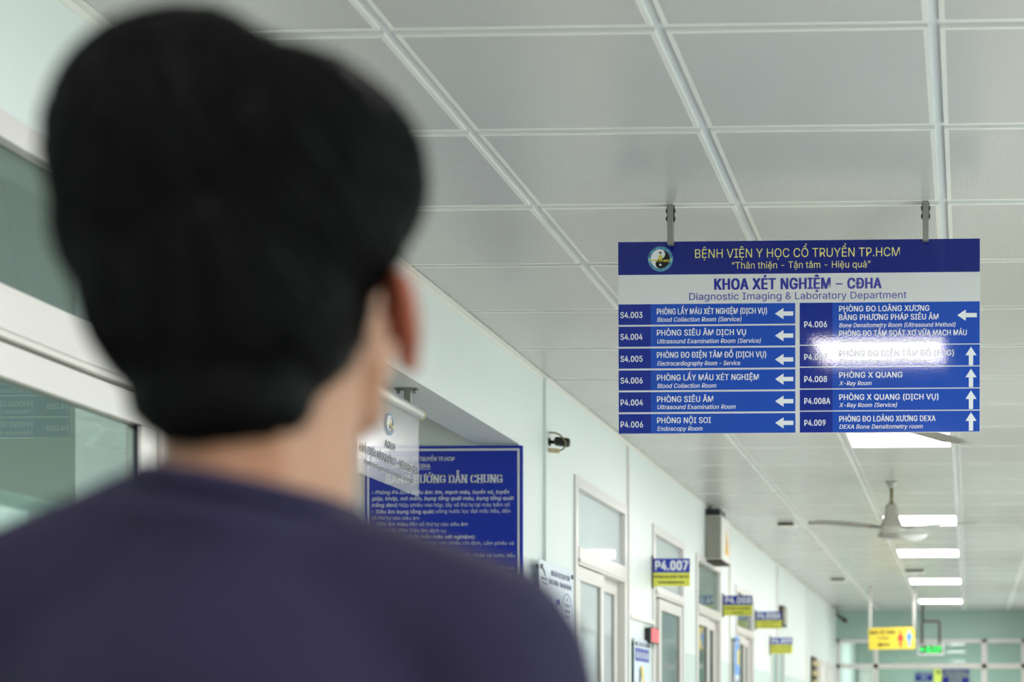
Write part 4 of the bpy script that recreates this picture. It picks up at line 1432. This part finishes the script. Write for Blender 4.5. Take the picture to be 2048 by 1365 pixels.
hair = fuse('hair', hair_forms, M_hair, person, 0.0045, 6, clump)
hme = hair.data
bv = BVHTree.FromPolygons([v.co for v in hme.vertices], [tuple(p_.vertices) for p_ in hme.polygons])
centre = Vector((-0.005, 0.0, 1.615))
crown = (Vector((-0.010, -0.060, 1.705)) - centre).normalized()
ax1 = crown.cross(Vector((1, 0, 0))).normalized()
ax2 = crown.cross(ax1).normalized()
lk = MB()
for i in range(620):
    phi = random.random() * 2 * math.pi
    th0 = random.random() ** 0.7 * 1.75
    ln = 0.45 + random.random() * 0.35
    swirl = 0.25 + random.random() * 0.2
    pts = []
    for k in range(7):
        th = th0 + ln * k / 6
        ph = phi + swirl * (k / 6) * 0.5
        d_ = crown * math.cos(th) + (ax1 * math.cos(ph) + ax2 * math.sin(ph)) * math.sin(th)
        face = HEAD.to_3x3().inverted() @ d_
        if face.y > 0.45 and face.z < 0.42:
            break
        if d_.z < -0.80:
            break
        hit = bv.ray_cast(centre + d_ * 0.3, -d_)
        if hit[0] is None:
            break
        pts.append(hit[0] + d_ * (0.0005 + 0.0025 * random.random() * (k / 6) - 0.0008))
    if len(pts) < 4:
        continue
    rad = [0.0026 * (1 - 0.85 * k / (len(pts) - 1)) for k in range(len(pts))]
    lk.tube([p_ + Vector((PX, PY, 0)) for p_ in pts], 0.002, 5, True, rad)
lk.sm = [True] * len(lk.sm)
lo = lk.build('locks', M_hair, person)
lo.parent = hair
lo['kind'] = 'stuff'

# sweater
sw = [ico((0, -0.008, 1.21), (0.168, 0.120, 0.20)), ico((0, 0.0, 1.02), (0.160, 0.112, 0.17)), ico((0, 0.0, 0.93), (0.158, 0.112, 0.07)), ico((0.002, -0.012, 1.398), (0.080, 0.080, 0.052)), ico((0, -0.035, 1.32), (0.13, 0.085, 0.10))]
sw += [capsule((0.048, -0.020, 1.402), 0.050, (0.140, -0.012, 1.362), 0.060), capsule((-0.030, -0.015, 1.424), 0.056, (-0.140, -0.012, 1.376), 0.060)]
for s in (-1, 1):
    dz = 0.0 if s > 0 else 0.018
    sw += [capsule((s * 0.150, -0.012, 1.346 + (dz if s < 0 else 0)), 0.061, (s * 0.205, -0.022, 1.09), 0.050), capsule((s * 0.205, -0.022, 1.09), 0.050, (s * 0.232, 0.052, 0.865), 0.034)]
    sw += [capsule((s * 0.08, -0.01, 1.33), 0.075, (s * 0.10, 0.0, 1.1), 0.08)]


for k in range(24):
    a, b_ = 2 * math.pi * k / 24, 2 * math.pi * (k + 1) / 24
    q0, q1 = ((0.003 + 0.060 * math.cos(t_), -0.012 + 0.067 * math.sin(t_), 1.433 - 0.010 * math.cos(t_) - 0.001 * math.sin(t_)) for t_ in (a, b_))
    sw.append(capsule(q0, 0.014, q1, 0.014))


def folds(me):
    for v in me.vertices:
        p_ = v.co
        n_ = noise.noise(Vector((p_.x * 9, p_.y * 9, p_.z * 14))) + 0.5 * noise.noise(Vector((p_.x * 20 + 5, p_.y * 20, p_.z * 28)))
        v.co = Vector(p_) + Vector(v.normal) * 0.0028 * n_


sweater = fuse('sweater', sw, M_sweater, person, 0.0075, 6, folds)
ringp = []
for k in range(41):
    a = 2 * math.pi * k / 40
    ringp.append((PX + 0.003 + 0.057 * math.cos(a), PY - 0.012 + 0.064 * math.sin(a), 1.452 - 0.010 * math.cos(a) - 0.001 * math.sin(a)))
c = MB(); c.tube(ringp, 0.0085, 10, False)
co = c.build('collar', M_sweater, person)
co.parent = sweater
cu = MB()
# trousers and shoes
tr = [ico((0, 0, 0.92), (0.158, 0.112, 0.10))]
for s in (-1, 1):
    tr += [capsule((s * 0.085, 0, 0.87), 0.095, (s * 0.095, 0.01, 0.49), 0.070), capsule((s * 0.095, 0.01, 0.49), 0.070, (s * 0.098, -0.015, 0.09), 0.062)]
fuse('trousers', tr, M_trouser, person, 0.009, 4, folds)
for s in (-1, 1):
    shoe = fuse('shoe', [capsule((s * 0.098, -0.05, 0.055), 0.042, (s * 0.100, 0.02, 0.062), 0.044), capsule((s * 0.100, 0.02, 0.055), 0.044, (s * 0.110, 0.145, 0.047), 0.036)], M_shoe, person, 0.006, 4)
    so = MB()
    pts = [(0.040 * math.sin(t_) , 0.0) for t_ in (0,)]
    outline = []
    for k in range(28):
        a = 2 * math.pi * k / 28
        yy = 0.045 + 0.135 * math.sin(a)
        ww = 0.042 + 0.006 * math.sin(a)
        outline.append((PX + s * (0.100 + 0.03 * (yy - 0.02)) + ww * math.cos(a), PY + yy))
    n_ = len(outline)
    so.add([(p_[0], p_[1], 0.0) for p_ in outline] + [(p_[0], p_[1], 0.022) for p_ in outline], [tuple(range(n_)), tuple(range(n_, 2 * n_))] + [(i, (i + 1) % n_, n_ + (i + 1) % n_, n_ + i) for i in range(n_)])
    sob = so.build('sole', M_sole, person)
    sob.parent = shoe

bpy.data.objects.remove(_tobj)
bpy.data.curves.remove(_tcur)
